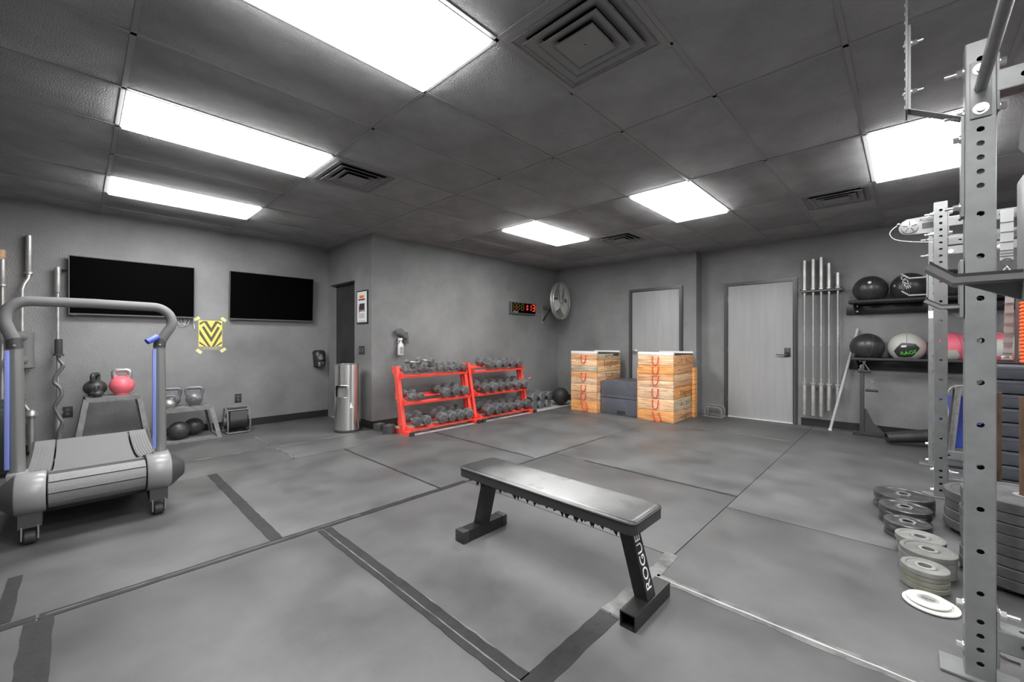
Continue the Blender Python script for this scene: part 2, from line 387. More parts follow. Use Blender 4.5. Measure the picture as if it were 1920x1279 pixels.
def tape(x0, x1, y0, y1, m='tape', jag=.003, z1=.0012):
    """thin tape strip with slightly ragged long edges"""
    along = (x1 - x0) > (y1 - y0); n = max(6, int(max(x1 - x0, y1 - y0) / .06)); a = []; b = []
    for i in range(n + 1):
        t = i / n
        if along: x = x0 + (x1 - x0) * t; a.append((x, y0 + random.uniform(-jag, jag))); b.append((x, y1 + random.uniform(-jag, jag)))
        else: y = y0 + (y1 - y0) * t; a.append((x0 + random.uniform(-jag, jag), y)); b.append((x1 + random.uniform(-jag, jag), y))
    mb = MB(); k = n + 1; z0 = -.004
    vv = [(p[0], p[1], z1) for p in a] + [(p[0], p[1], z1) for p in b] + [(p[0], p[1], z0) for p in a] + [(p[0], p[1], z0) for p in b]
    ff = []
    for i in range(n): ff += [(i, i + 1, k + i + 1, k + i), (i, 2 * k + i, 2 * k + i + 1, i + 1), (k + i, k + i + 1, 3 * k + i + 1, 3 * k + i), (2 * k + i, 3 * k + i, 3 * k + i + 1, 2 * k + i + 1)]
    ff += [(0, k, 3 * k, 2 * k), (n, 2 * k + n, 3 * k + n, k + n)]
    obj('floor_tape', mb.add(vv, ff), m, fl, world=False)
tape(XA, -2.775, .795, .865)
tape(-2.77, -2.715, -.12, 2.30); tape(-2.775, -2.725, -2.1, -.13)
tape(-2.70, -.99, 1.045, 1.13)
tape(-.995, -.905, .2, 1.62); tape(-.99, -.91, 1.63, 2.32, 'tape_worn', .014)
tape(-.93, .86, 2.01, 2.07, 'tape_worn', .008)
tape(-2.715, -2.15, -.165, -.075); tape(-3.3, -2.79, -.25, -.20)
tape(-2.35, -.95, 3.505, 3.535, 'tape', .006); tape(-4.5, -2.79, 3.23, 3.25, 'tape', .004)
tape(-2.75, -2.73, 2.32, 4.6, 'tape', .004); tape(-5.2, -5.18, .7, 2.8, 'tape_worn', .005); tape(-6.2, -4.6, 1.52, 1.54, 'tape_worn', .004)
tape(-2.3, -.97, 5.89, 5.91, 'tape_worn', .008)
tape(-2.748, -2.742, -.1, 1.35, 'tape_worn', .001, .0018); tape(-2.70, -.99, 1.075, 1.081, 'tape_worn', .0015, .0018)
tape(-1.9, -1.1, 1.128, 1.134, 'tape_worn', .004, .0018); tape(-.93, .86, 2.038, 2.048, 'pvc', .003, .0018); tape(-.96, -.945, .25, 1.55, 'tape', .002, .0018)
tape(-4.53, -2.76, 2.035, 2.05, 'tape', .003)

# ------------------------------------------------------------------ ceiling: tiles, bars
OX, OY, T = -1.437, 2.618, .6096
xs = [OX + T * i for i in range(-8, 7)]; yl = [OY + 2 * T * i for i in range(-4, 4)]
xs = [x for x in xs if XL < x < XR]; yl = [y for y in yl if YN < y < YB]
xs = [XL] + xs + [XR]; yl = [YN] + yl + [YB]
LAMPS = [(-1, -4, 'above the front of the treadmill side'), (-4, -4, ''), (-7, -4, ''), (-1, 2, ''), (-4, 2, ''), (2, 2, ''), (2, -4, ''), (5, 2, ''), (5, -4, '')]
lampcells = {(a, b) for a, b, _ in LAMPS}
VENTS = [(0, -2), (-4, -2), (1, 4), (-3, 4)]
tile_cache = {}
def inside_room(x0, x1, y0, y1):
    cx, cy = (x0 + x1) / 2, (y0 + y1) / 2
    return not (cx < XJ and cy > YR) 
def tile(x0, x1, y0, y1):
    if (x0 + x1) / 2 < XJ:
        if x1 > XJ and y1 > YR: tile(max(XJ, x0), x1, max(y0, YR), y1)
        y1 = min(y1, YR)
    if (y0 + y1) / 2 > YF and (x0 + x1) / 2 < XT: return
    if x1 - x0 < .03 or y1 - y0 < .03: return
    key = (round(x1 - x0, 3), round(y1 - y0, 3))
    g = .010
    if key not in tile_cache:
        o = obj('ceiling_tile', MB().box(-key[0] / 2 + g, key[0] / 2 - g, -key[1] / 2 + g, key[1] / 2 - g, 0, .018, .004), 'tile', ce, world=False); tile_cache[key] = o
    else:
        o = tile_cache[key].copy(); COL.objects.link(o); o.parent = ce; MW[o.name] = Matrix()
    o.location = ((x0 + x1) / 2, (y0 + y1) / 2, H + .003)
idx = lambda v, o: round((v - o) / T)
for i in range(len(xs) - 1):
    for j in range(len(yl) - 1):
        x0, x1, y0, y1 = xs[i], xs[i + 1], yl[j], yl[j + 1]
        a, b = idx(x1, OX) - 1, idx(y1, OY) - 2
        if j == len(yl) - 2: b = idx(y0, OY)
        if i == len(xs) - 2: a = idx(x0, OX)
        if (a, b) in lampcells: continue
        v = [q for q in VENTS if q[0] == a and b <= q[1] < b + 2]
        if v:
            vy = OY + T * v[0][1]
            if v[0][1] > b: tile(x0, x1, y0, vy)
            if v[0][1] + 1 < b + 2 and vy + T < y1: tile(x0, x1, vy + T, y1)
            continue
        tile(x0, x1, y0, y1)
def gbar(x0, x1, y0, y1):
    obj('ceiling_bar', MB().box(x0, x1, y0, y1, H - .001, H + .0199), 'grid', ce, world=False)
gw = .0115
for x in xs[1:-1]: gbar(x - gw, x + gw, YN, YF if XJ < x < XT else (YR if x < XJ else YB))
for y in yl[1:-1]: gbar(XL if y < YR else XJ, XR, y - gw, y + gw)
for a, b in VENTS:
    for y in (OY + T * b, OY + T * (b + 1)):
        if abs(idx(y, OY)) % 2: gbar(OX + T * a, OX + T * (a + 1), y - gw, y + gw)
gbar(XL, XL + .02, YN, YR)
gbar(XL, XJ, YR - .02, YR); gbar(XJ, XJ + .02, YR, YF); gbar(XJ, XT, YF - .02, YF); gbar(XT, XR, YB - .02, YB)

LAMPTXT = {(-1, -4): 'lit ceiling panel over the bare mats before the flat bench', (-4, -4): 'lit ceiling panel in the middle of the three panels nearest the televisions',
           (-7, -4): 'lit ceiling panel hanging closest to the television wall', (-1, 2): 'lit ceiling panel in front of the door beside the bar rack',
           (-4, 2): 'lit ceiling panel close to the wall fan and clock', (2, 2): 'lit ceiling panel beside the steel rig uprights',
           (2, -4): 'lit ceiling panel over the camera end of the rig', (5, 2): 'lit ceiling panel beyond the rig near the side wall', (5, -4): 'lit ceiling panel in the corner beyond the rig'}
for a, b, _ in LAMPS:
    x0, y0 = OX + T * a, OY + T * b; x1, y1 = x0 + T, y0 + 2 * T
    t = thing('ceiling_light', LAMPTXT[(a, b)], 'light', ((x0 + x1) / 2, (y0 + y1) / 2, H), group='recessed ceiling panels')
    e = .012; i_ = .022
    mb = MB()
    for q in ((x0 + e, x0 + i_, y0 + e, y1 - e), (x1 - i_, x1 - e, y0 + e, y1 - e), (x0 + i_, x1 - i_, y0 + e, y0 + i_), (x0 + i_, x1 - i_, y1 - i_, y1 - e)):
        mb.box(*q, H - .004, H + .015)
    obj('trim_frame', mb, 'white', t)
    obj('diffuser', MB().box(x0 + i_, x1 - i_, y0 + i_, y1 - i_, H - .020, H + .01, .004), 'lamp', t)  # lens shaped to hang proud so its glowing sides brighten the ceiling tiles
VTXT = {(0, -2): 'big square ceiling vent beside the large panel overhead', (-4, -2): 'square ceiling vent at the end of the middle lit panel', (1, 4): 'ceiling vent near the far bar rack', (-3, 4): 'ceiling vent close to the wall fan'}
for a, b in VENTS:
    x0, y0 = OX + T * a, OY + T * b; cx, cy = x0 + T / 2, y0 + T / 2
    t = thing('ceiling_vent', VTXT[(a, b)], 'vent', (cx, cy, H), group='square ceiling diffusers')
    def sqring(h0, h1, za, zb, th=.006):
        mb = MB(); vv = []
        for h_, z in ((h0, za), (h1, zb), (h1, zb + th), (h0, za + th)):
            for sx_, sy_ in ((-1, -1), (1, -1), (1, 1), (-1, 1)): vv.append((cx + sx_ * h_, cy + sy_ * h_, z))
        ff = []
        for k in range(4):
            for j in range(4): ff.append((k * 4 + j, k * 4 + (j + 1) % 4, ((k + 1) % 4) * 4 + (j + 1) % 4, ((k + 1) % 4) * 4 + j))
        return mb.add(vv, ff)
    obj('backing', MB().box(cx - .29, cx + .29, cy - .29, cy + .29, H + .012, H + .018), 'slab', t)
    obj('flange', sqring(.292, .245, H - .002, H - .004), 'grid', t)
    for h0, h1, za, zb in ((.250, .205, H - .006, H + .008), (.212, .150, H - .020, H + .004), (.158, .098, H - .026, H + .0), (.106, .004, H - .030, H - .016)):
        obj('cone', sqring(h0, h1, za, zb, .004), 'grid', t)
        obj('cone_lip', sqring(h0 + .007, h0 - .001, za - .004, za - .001, .004), 'boxsteel', t)
obj('access_panel', MB().box(-4.92, -4.57, 3.83, 4.98, H - .004, H + .0019, .001), 'boxsteel', ce, world=False)

# ------------------------------------------------------------------ flat bench
def bench():
    t = thing('flat_bench', 'black padded flat bench standing alone on the rubber mats', 'bench', (-1.40, 1.75, 0))
    x0, x1, y0, y1, zt = -1.985, -.825, 1.605, 1.895, .442
    # pad: rounded rectangle, swelling towards its top
    def rr(i, z):
        r = .035; pts = []
        for cx, cy, a in ((x1 - r, y1 - r, 0), (x0 + r, y1 - r, 90), (x0 + r, y0 + r, 180), (x1 - r, y0 + r, 270)):
            for k in range(6):
                q = R(a + 18 * k); pts.append((cx + (r - i) * math.cos(q), cy + (r - i) * math.sin(q), z))
        return pts
    lay = [rr(.012, zt - .062), rr(.0, zt - .058), rr(0, zt - .014), rr(.003, zt - .006), rr(.010, zt - .001), rr(.028, zt)]
    k = 24
    def skin(q):
        vv = sum(q, []); n = len(q) - 1; ff = [tuple(range(k - 1, -1, -1)), tuple(range(n * k, (n + 1) * k))]
        for i in range(n):
            for j in range(k): ff.append((i * k + j, i * k + (j + 1) % k, (i + 1) * k + (j + 1) % k, (i + 1) * k + j))
        return MB().add(vv, ff)
    pad = obj('pad', skin(lay[:3]), 'vinyl2', t)
    obj('pad_top', skin([rr(0, zt - .0141)] + lay[2:]), 'vinyl', pad, label='pale patch of painted lamp sheen and wear along the middle of the seat')
    obj('piping', MB().tube(rr(-.001, zt - .010), .0035, 6, closed=True), 'vinyl2', pad)
    mb = MB()
    for i in range(46):                      # torn lining hanging below the edge
        x = x0 + .05 + random.random() ** .9 * 1.02; h_ = random.uniform(.006, .03); y = y0 + .012 + random.uniform(0, .01)
        mb.add([(x, y, zt - .06), (x + .03, y, zt - .06), (x + random.uniform(0, .03), y - .006, zt - .06 - h_), (x + .015, y + .008, zt - .06)], [(0, 1, 2), (1, 3, 2), (3, 0, 2), (0, 3, 1)])
    f = obj('torn_lining', mb, 'fluff', pad); f['kind'] = 'stuff'
    obj('spine', MB().box(x0 + .10, x1 - .06, 1.72, 1.78, zt - .105, zt - .062), 'benchsteel', t)
    for n_, (xb, xt) in enumerate(((-1.935, -1.86), (-.845, -.925))):
        obj('leg', MB().bar((xb, 1.75, .062), (xt, 1.75, zt - .10), .075, .062, (1, 0, 0)), 'benchsteel', t)
        a, b = xb - .036, xb + .036
        ft = MB().add([(a, 1.585, .0012), (b, 1.585, .0012), (b, 1.585, .068), (a, 1.585, .068), (a, 1.93, .0012), (b, 1.93, .0012), (b, 1.93, .068), (a, 1.93, .068),
                       (a + .006, 1.585, .007), (b - .006, 1.585, .007), (b - .006, 1.585, .062), (a + .006, 1.585, .062), (a + .006, 1.70, .007), (b - .006, 1.70, .007), (b - .006, 1.70, .062), (a + .006, 1.70, .062)],
                      [(0, 4, 5, 1), (1, 5, 6, 2), (2, 6, 7, 3), (3, 7, 4, 0), (4, 7, 6, 5), (0, 1, 9, 8), (1, 2, 10, 9), (2, 3, 11, 10), (3, 0, 8, 11), (8, 9, 13, 12), (9, 10, 14, 13), (10, 11, 15, 14), (11, 8, 12, 15), (12, 13, 14, 15)])
        fo = obj('foot', ft, 'benchsteel', t)
        if n_ == 0:
            obj('end_cap', MB().box(a - .003, b + .003, 1.572, 1.615, .0012, .071, .004), 'rubber', fo)
            obj('end_cap', MB().box(a - .003, b + .003, 1.90, 1.94, .0012, .071, .004), 'rubber', fo)
        else:
            # lettering runs up the outer (+X) face of the leg
            dirv = Vector((xt - xb, 0, zt - .162)).normalized(); mid = Vector((xb, 1.75, .062)).lerp(Vector((xt, 1.75, zt - .10)), .52)
            nrm = Vector((dirv.z, 0, -dirv.x))
            # readable side faces -Y... the wide face with the name looks along +X
            text('lettering', 'ROGUE', .062, 'print', t, frame(mid + nrm * .0318, dirv, nrm.cross(dirv)), .0006, sx=1.13)
    return t
bench()

# ------------------------------------------------------------------ treadmill
def treadmill():
    t = thing('curved_treadmill', 'gray curved manual treadmill with an arched grab bar', 'treadmill', (-4.55, .095, 0))
    ax, az, r = -3.82, .288, .105
    yl_, yr_ = -.135, .322
    deck = [(-3.86, .392), (-3.98, .372), (-4.12, .338), (-4.28, .300), (-4.45, .275), (-4.65, .262), (-4.85, .266), (-5.05, .285), (-5.22, .312), (-5.36, .345)]
    def sheet(y0, y1, prof, th, mb=None):
        mb = mb or MB(); return mb.prism([(x, z) for x, z in prof] + [(x, z - th) for x, z in reversed(prof)], y0, y1, 'y')
    obj('belt', sheet(yl_ + .006, yr_ - .006, deck, .03), 'tread', t, angle=50)
    obj('drum', MB().cyl((ax, yl_ + .004, az), (ax, yr_ - .004, az), r - .012, 28), 'treaddark', t)
    for k in range(5):                                           # belt slats seen round the front drum
        a0 = 74 - k * 38; a1 = a0 - 34
        p = [(ax + r * math.cos(R(a0 + (a1 - a0) * i / 3)), az + r * math.sin(R(a0 + (a1 - a0) * i / 3))) for i in range(4)]
        q = [(ax + (r - .018) * math.cos(R(a0 + (a1 - a0) * i / 3)), az + (r - .018) * math.sin(R(a0 + (a1 - a0) * i / 3))) for i in (3, 2, 1, 0)]
        obj('belt_slat', MB().prism(p + q, yl_ + .008, yr_ - .008, 'y'), 'treadstep' if k < 3 else 'tread', t, angle=20)
    for y0, y1 in ((-.255, -.140), (.328, .445)):
        obj('step_rail', sheet(y0, y1, [(x, z + .012) for x, z in deck[:-1]] + [(-5.34, .352)], .05), 'treadstep', t, angle=50)
        for q in range(6):
            yc = y0 + (y1 - y0) * (q + .7) / 6.4; obj('grip_ridge', sheet(yc - .004, yc + .004, [(x, z + .0155) for x, z in deck[1:-1]], .004), 'treadstep', t, angle=50)
    for s_, y0, y1 in ((-1, -.262, yl_ - .001), (1, yr_ + .001, .452)):
        prof = [(.0, 0), (r + .012, 0), (r + .018, .008), (r + .018, y1 - y0 - .012), (r + .010, y1 - y0), (0, y1 - y0)]
        obj('roller_cover', MB().lathe(prof, 32, (ax - .005, y0, az), 'y'), 'treadcover', t)
        e = y1 if s_ > 0 else y0
        cp = [(r + .012, 0), (r + .004, s_ * .012), (.055, s_ * .072), (.045, s_ * .078), (0, s_ * .08)]
        obj('cone_cap', MB().lathe(cp, 28, (ax - .005, e, az), 'y'), 'treaddark', t)
        # side skirt under the rail
        ys0, ys1 = (y0 - .012, y0 + .02) if s_ < 0 else (y1 - .02, y1 + .012)
        low = [(-5.40, .10), (-5.0, .075), (-4.4, .085), (-4.05, .13), (-3.93, .19)]
        obj('side_panel', MB().prism([(x, z + .004) for x, z in deck[1:]] + low, ys0, ys1, 'y'), 'treaddark', t)
        cy = -.20 if s_ < 0 else .385
        br = obj('wheel_bracket', MB().prism([(-3.95, .19), (-3.76, .19), (-3.755, .10), (-3.80, .10), (-3.88, .10), (-3.95, .12)], cy - .048, cy + .048, 'y'), 'treaddark', t)
        for q in (-.036, .03): obj('fork_plate', MB().prism([(-3.83, .11), (-3.755, .11), (-3.75, .03), (-3.77, .018), (-3.80, .018)], cy + q, cy + q + .006, 'y'), 'treadcover', br)
        obj('wheel', MB().lathe([(.0, -.026), (.030, -.026), (.038, -.020), (.038, .020), (.030, .026), (0, .026)], 20, (-3.775, cy, .0395), 'y'), 'rubber', br)
        # post with foot clamp
        py = -.262 if s_ < 0 else .418; px = -3.985
        py2 = -.272 if s_ < 0 else .410
        po = obj('post', MB().tube([(px, py, .345), (px, py2, 1.165)], .030, 20, flat=1.15), 'silver', t)
        obj('post_clamp', MB().box(px - .065, px + .065, py - .045, py + .045, .330, .395, .012), 'treadcover', po)
        sl = obj('post_sleeve', MB().tube([(px, py2, 1.16), (px, py2 + s_ * .006, 1.225)], [.036, .035], 18), 'treaddark', po)
        obj('blue_reflection', MB().box(px + .012, px + .030, py2 - .041, py2 - .020, .42, 1.15, .004), 'bluereflect', po)  # coloured strip imitating a bluish reflection along the post
        obj('bolt', MB().cyl((px + .028, py2, 1.18), (px + .040, py2, 1.18), .006, 8), 'zinc', sl)
    yl2, yr2 = -.278, .416; px = -3.985
    path = [(px, yl2, 1.21), (px + .01, yl2 - .016, 1.26), (px + .015, yl2 - .034, 1.32)]
    path += [(px + .015, y, z) for y, z in arc((-.205, 1.348), .108, 180, 90, 8, lambda a, b: (a, b))]
    path += [(px + .015, .06, 1.459)]
    path += [(px + .015, y, z) for y, z in arc((.372, 1.345), .108, 90, 0, 8, lambda a, b: (a, b))]
    path += [(px + .012, yr2 + .058, 1.31), (px + .01, yr2 + .03, 1.26), (px, yr2 + .006, 1.21)]
    obj('grab_bar', MB().tube(path, .031, 18), 'foam', t)
    obj('bar_hook', MB().tube([(px + .03, .395, 1.235), (px + .06, .36, 1.215), (px + .07, .335, 1.20)], .021, 12), 'blue', t)
    for y in (-.20, .385):
        obj('rear_foot', MB().cyl((-5.30, y, .001), (-5.30, y, .09), .025, 14), 'rubber', t)
    obj('underframe', MB().box(-5.30, -3.95, -.20, .385, .12, .17, .01), 'treaddark', t)
    obj('rear_roller_cover', MB().cyl((-5.36, -.262, .262), (-5.36, .452, .262), .078, 24), 'treaddark', t)
treadmill()

# ------------------------------------------------------------------ rig
HOLES = [.06, .11, .16, .21] + [.31 + .15 * i for i in range(10)] + [1.76 + .05 * i for i in range(11)]
def holed_face(mb, o, ux, uz, nrm, w_, z0, z1, holes, r=.0098, th=.005):
    """flat strip of steel with real round holes"""
    o = Vector(o); ux = Vector(ux); uz = Vector(uz); nrm = Vector(nrm); n = 16
    P = lambda x, z, d=0: o + ux * x + uz * z - nrm * d
    hs = [h for h in holes if z0 < h - .02 and h + .02 < z1]
    edges = [z0] + [h + s for h in hs for s in (-.02, .02)] + [z1]
    z = z0
    for h in hs:
        if h - .02 > z + 1e-5: mb.add([P(0, z), P(w_, z), P(w_, h - .02), P(0, h - .02)], [(0, 1, 2, 3)])
        a, b = max(z, h - .02), h + .02; per = []
        for k in range(4): per.append((w_ * k / 4, a))
        for k in range(4): per.append((w_, a + (b - a) * k / 4))
        for k in range(4): per.append((w_ - w_ * k / 4, b))
        for k in range(4): per.append((0, b - (b - a) * k / 4))
        c0 = [P(x, y) for x, y in per]; c1 = []; c2 = []
        for x, y in per:
            an = math.atan2(y - h, x - w_ / 2); c1.append(P(w_ / 2 + r * math.cos(an), h + r * math.sin(an))); c2.append(P(w_ / 2 + r * math.cos(an), h + r * math.sin(an), th))
        vv = c0 + c1 + c2
        mb.add(vv, [(i, (i + 1) % n, n + (i + 1) % n, n + i) for i in range(n)] + [(n + i, n + (i + 1) % n, 2 * n + (i + 1) % n, 2 * n + i) for i in range(n)])
        z = b
    if z < z1 - 1e-5: mb.add([P(0, z), P(w_, z), P(w_, z1), P(0, z1)], [(0, 1, 2, 3)])
def holed_tube(x, y, z0, z1, axis='z', holes=HOLES, w_=.075):
    """square steel tube with holes on its sides, (x, y) its centre"""
    mb = MB(); h = w_ / 2 - .004
    if axis == 'z':
        faces = [((x - h, y - w_ / 2, 0), (1, 0, 0), (0, 0, 1), (0, -1, 0)), ((x + h, y + w_ / 2, 0), (-1, 0, 0), (0, 0, 1), (0, 1, 0)),
                 ((x - w_ / 2, y + h, 0), (0, -1, 0), (0, 0, 1), (-1, 0, 0)), ((x + w_ / 2, y - h, 0), (0, 1, 0), (0, 0, 1), (1, 0, 0))]
    else:                                      # along X; x = height z here
        faces = [((0, y - w_ / 2, x + h), (0, 0, -1), (1, 0, 0), (0, -1, 0)), ((0, y + w_ / 2, x - h), (0, 0, 1), (1, 0, 0), (0, 1, 0)),
                 ((0, y - h, x - w_ / 2), (0, 1, 0), (1, 0, 0), (0, 0, -1)), ((0, y + h, x + w_ / 2), (0, -1, 0), (1, 0, 0), (0, 0, 1))]
    for o, ux, uz, nr in faces: holed_face(mb, o, ux, uz, nr, 2 * h, z0, z1, holes)
    # rounded corners
    for sa, sb in ((-1, -1), (1, -1), (1, 1), (-1, 1)):
        if axis == 'z': a = [(x + sa * h, y + sb * w_ / 2), (x + sa * (h + .0028), y + sb * (h + .0028)), (x + sa * w_ / 2, y + sb * h)]; mk = lambda p, q: (p[0], p[1], q)
        else: a = [(y + sa * h, x + sb * w_ / 2), (y + sa * (h + .0028), x + sb * (h + .0028)), (y + sa * w_ / 2, x + sb * h)]; mk = lambda p, q: (q, p[0], p[1])
        mb.add([mk(p, q) for q in (z0, z1) for p in a], [(0, 1, 4, 3), (1, 2, 5, 4)])
    # end caps
    for q in (z0, z1):
        c = [(-w_ / 2, -h), (-h, -w_ / 2), (h, -w_ / 2), (w_ / 2, -h), (w_ / 2, h), (h, w_ / 2), (-h, w_ / 2), (-w_ / 2, h)]
        mb.add([(x + a, y + b, q) if axis == 'z' else (q, y + a, x + b) for a, b in c], [tuple(range(8))])
    return mb
def bolt(mb, p, d, r=.013, l_=.05):
    """hex head, washer and thread along direction d from point p on the steel"""
    p = Vector(p); d = Vector(d)
    mb.tube([p, p + d * .004], r * 1.5, 14); mb.tube([p + d * .004, p + d * .019], r * 1.1, 6)
    if l_: mb.tube([p + d * .019, p + d * l_], r * .62, 10)
    return mb
rig = thing('power_rig', 'gray steel power rig of perforated uprights beside the plate stacks', 'rig', (.19, 3.4, 0))
PX = .190; HP = 2.275; POSTS = [1.10, 2.245, 4.60, 5.72]
for k, py in enumerate(POSTS):
    up = obj('upright', holed_tube(PX, py, .008, HP), 'rig', rig, flat=True)
    w0 = .045
    obj('base_plate', MB().box(PX - .10, PX + .10, py - .06, py + .06, .0012, .008), 'rig', up)
    obj('crossmember', holed_tube(2.115, py, PX + .0395, 1.42, 'x', [PX + .10 + .1 * i for i in range(12)]), 'rig', rig, flat=True)
    obj('crossmember', holed_tube(.125 if py != 2.245 else .165, py, PX + .0395, 1.42, 'x', [PX + .10 + .1 * i for i in range(12)]), 'rig', rig, flat=True)
    for zc in (2.115, .125 if py != 2.245 else .165):
        obj('flange_plate', MB().box(PX + .0378, PX + .045, py - .036, py + .036, zc - .10, zc + .10, .002), 'rig', rig)
        for dz_ in (-.078, .078):
            each('bolt', [bolt(MB(), (PX - .0376, py, zc + dz_), (-1, 0, 0), .012, .05 if zc > 1 else 0), bolt(MB(), (PX + .045, py + .0, zc + dz_), (1, 0, 0), .012, .05 if zc < 1 else 0)], 'zinc', up)
    obj('upright', holed_tube(1.46, py, .008, HP), 'rig', rig, flat=True)
# pull-up bar between the two uprights nearest the camera
pb = obj('pull_up_bar', MB().cyl((PX, POSTS[0] + .0435, 2.105), (PX, POSTS[1] - .0435, 2.105), .0165, 18), 'rig', rig)
for q, s_ in ((POSTS[1] - .0378, -1), (POSTS[0] + .0378, 1)):
    obj('bar_plate', MB().box(PX - .026, PX + .026, min(q, q + s_ * .006), max(q, q + s_ * .006), 2.0, 2.20, .002), 'rig', pb)
    for z in (2.03, 2.17): obj('bolt', MB().tube([(PX, q + s_ * .006, z), (PX, q + s_ * .009, z)], .020, 16).tube([(PX, q + s_ * .009, z), (PX, q + s_ * .018, z)], .012, 12), 'zinc', pb)
# bent flat bracket on the outer side of the second upright, carrying an edge-on plate
by = 2.245
prof = [(PX - .0385, 1.66), (PX - .0385, 1.94), (PX - .0385, 2.022), (.012, 2.105), (.012, 2.43)]
out = [(x - .008, z + (.002 if i in (2, 3) else 0)) for i, (x, z) in enumerate(prof)]
brk = obj('sign_bracket', MB().prism(prof + out[::-1], by - .028, by + .028, 'y'), 'rig', rig)
sgn = obj('sign_plate', MB().box(-.0035, .0035, by - .055, by + .055, 2.095, 2.60, .001), 'rig', rig)
for z in (2.18, 2.37): obj('bolt', bolt(MB(), (.012, by, z), (1, 0, 0), .008, .035), 'zinc', brk); obj('bolt_head', MB().ball((-.004, by, z), .008, nu=10, nv=6), 'zinc', brk)
for z in (1.70, 1.95): obj('bolt', bolt(MB(), (PX - .0465, by, z), (-1, 0, 0), .010, .04 if z < 1.9 else 0), 'zinc', brk)
for i in range(14): obj('edge_bead', MB().ball((-.0038, by - .045 + .003 * (i % 3), 2.11 + i * .036), .005, (.6, 1, 1.6), 8, 6), 'barsteel', sgn)
def jcup(post_y, z, al, ll, label=''):
    """bar holder on the outer side of an upright: upright channel, arm with raised lip, liner, gusset"""
    x0 = PX - .0385; t = thing('bar_cup', label, 'bar holder', (x0, post_y, z), group='bar cups on the rig')
    obj('channel', MB().box(x0 - .012, x0 - .001, post_y - .036, post_y + .036, z - .045, z + .165, .006), 'rig', t)
    e = x0 - .012 - al
    arm = [(x0 - .012, z), (e, z), (e - ll, z + .027)]
    th = [(e - ll - .006, z + .019), (e - .003, z - .010), (x0 - .012, z - .010)]
    obj('arm', MB().prism(arm + th, post_y - .028, post_y + .028, 'y'), 'rig', t)
    li = [(a, b + .006) for a, b in arm]
    obj('liner', MB().prism(li + [(a, b + .0005) for a, b in arm[::-1]], post_y - .026, post_y + .026, 'y'), 'uhmw', t)
    obj('gusset', MB().prism([(x0 - .012, z - .012), (e + .012, z - .012), (x0 - .012, z - .043)], post_y - .004, post_y + .004, 'y'), 'rig', t)
jcup(2.245, 1.338, .045, .042, label='small bar cup low on the upright that carries the bent bracket')
jcup(1.10, 1.322, .077, .032, label='large bar cup reaching in front of the upright with the bent bracket')
# twin-prong holder on the far upright
x0 = PX - .0385; py = 5.72
t = thing('bar_cup', 'two-pronged bar cup on the upright farthest along the rig', 'bar holder', (x0, py, 1.7), group='bar cups on the rig')
obj('channel', MB().box(x0 - .012, x0 - .001, py - .036, py + .036, 1.63, 1.87, .002), 'rig', t)
for z in (1.665, 1.835):
    obj('arm', MB().prism([(x0 - .012, z), (x0 - .13, z), (x0 - .185, z + .045), (x0 - .192, z + .036), (x0 - .134, z - .012), (x0 - .012, z - .012)], py - .022, py + .022, 'y'), 'rig', t)
obj('sticker', MB().box(PX - .0372, PX - .004, py - .0392, py - .0374, 1.425, 1.495), 'white', rig, label='white square sticker')
# cable arm with a pulley disc
t = thing('lat_pulley', 'gray flat cable arm with a round pulley window near the ceiling', 'pulley arm', (PX, 4.66, 2.13))
y = 4.645
pl = [(PX - .02, 2.06), (PX - .11, 2.065)] + [(PX - .175 + .062 * math.cos(R(a)), 2.128 + .062 * math.sin(R(a))) for a in range(270, 120, -15)] + [(PX - .19, 2.192), (PX - .02, 2.20)]
obj('arm_plate', MB().prism(pl, y, y + .006, 'y'), 'rig', t)
obj('pulley', MB().lathe([(.0, 0), (.052, 0), (.052, -.006), (.046, -.008), (0, -.008)], 28, (PX - .172, y, 2.128), 'y'), 'boxsteel', t)
for k in range(5):
    a = R(90 + 72 * k); c = (PX - .172, y - .0085, 2.128); d = Vector((math.cos(a), 0, math.sin(a)))
    obj('spoke', MB().bar(Vector(c) + d * .012, Vector(c) + d * .045, .005, .002, (0, 1, 0)), 'darkprint', t)
text('lettering', 'ROGUE', .030, 'darkprint', t, frame((PX - .065, y - .001, 2.172), (1, 0, 0), (0, 0, 1)), .0006)
obj('slot', MB().box(PX - .10, PX - .03, y - .0012, y + .001, 2.10, 2.145), 'darkprint', t)
obj('cable', MB().tube(smooth([(PX - .235, y, 2.155), (PX - .27, y - .01, 2.13), (PX - .29, y - .01, 2.09), (PX - .26, y + .02, 2.045), (PX - .16, y + .05, 2.015), (PX - .02, y + .05, 1.99)]), .0028, 8), 'cable', t)
obj('cable_ball', MB().ball((PX - .238, y, 2.157), .013, nu=14, nv=8), 'bezel', t)
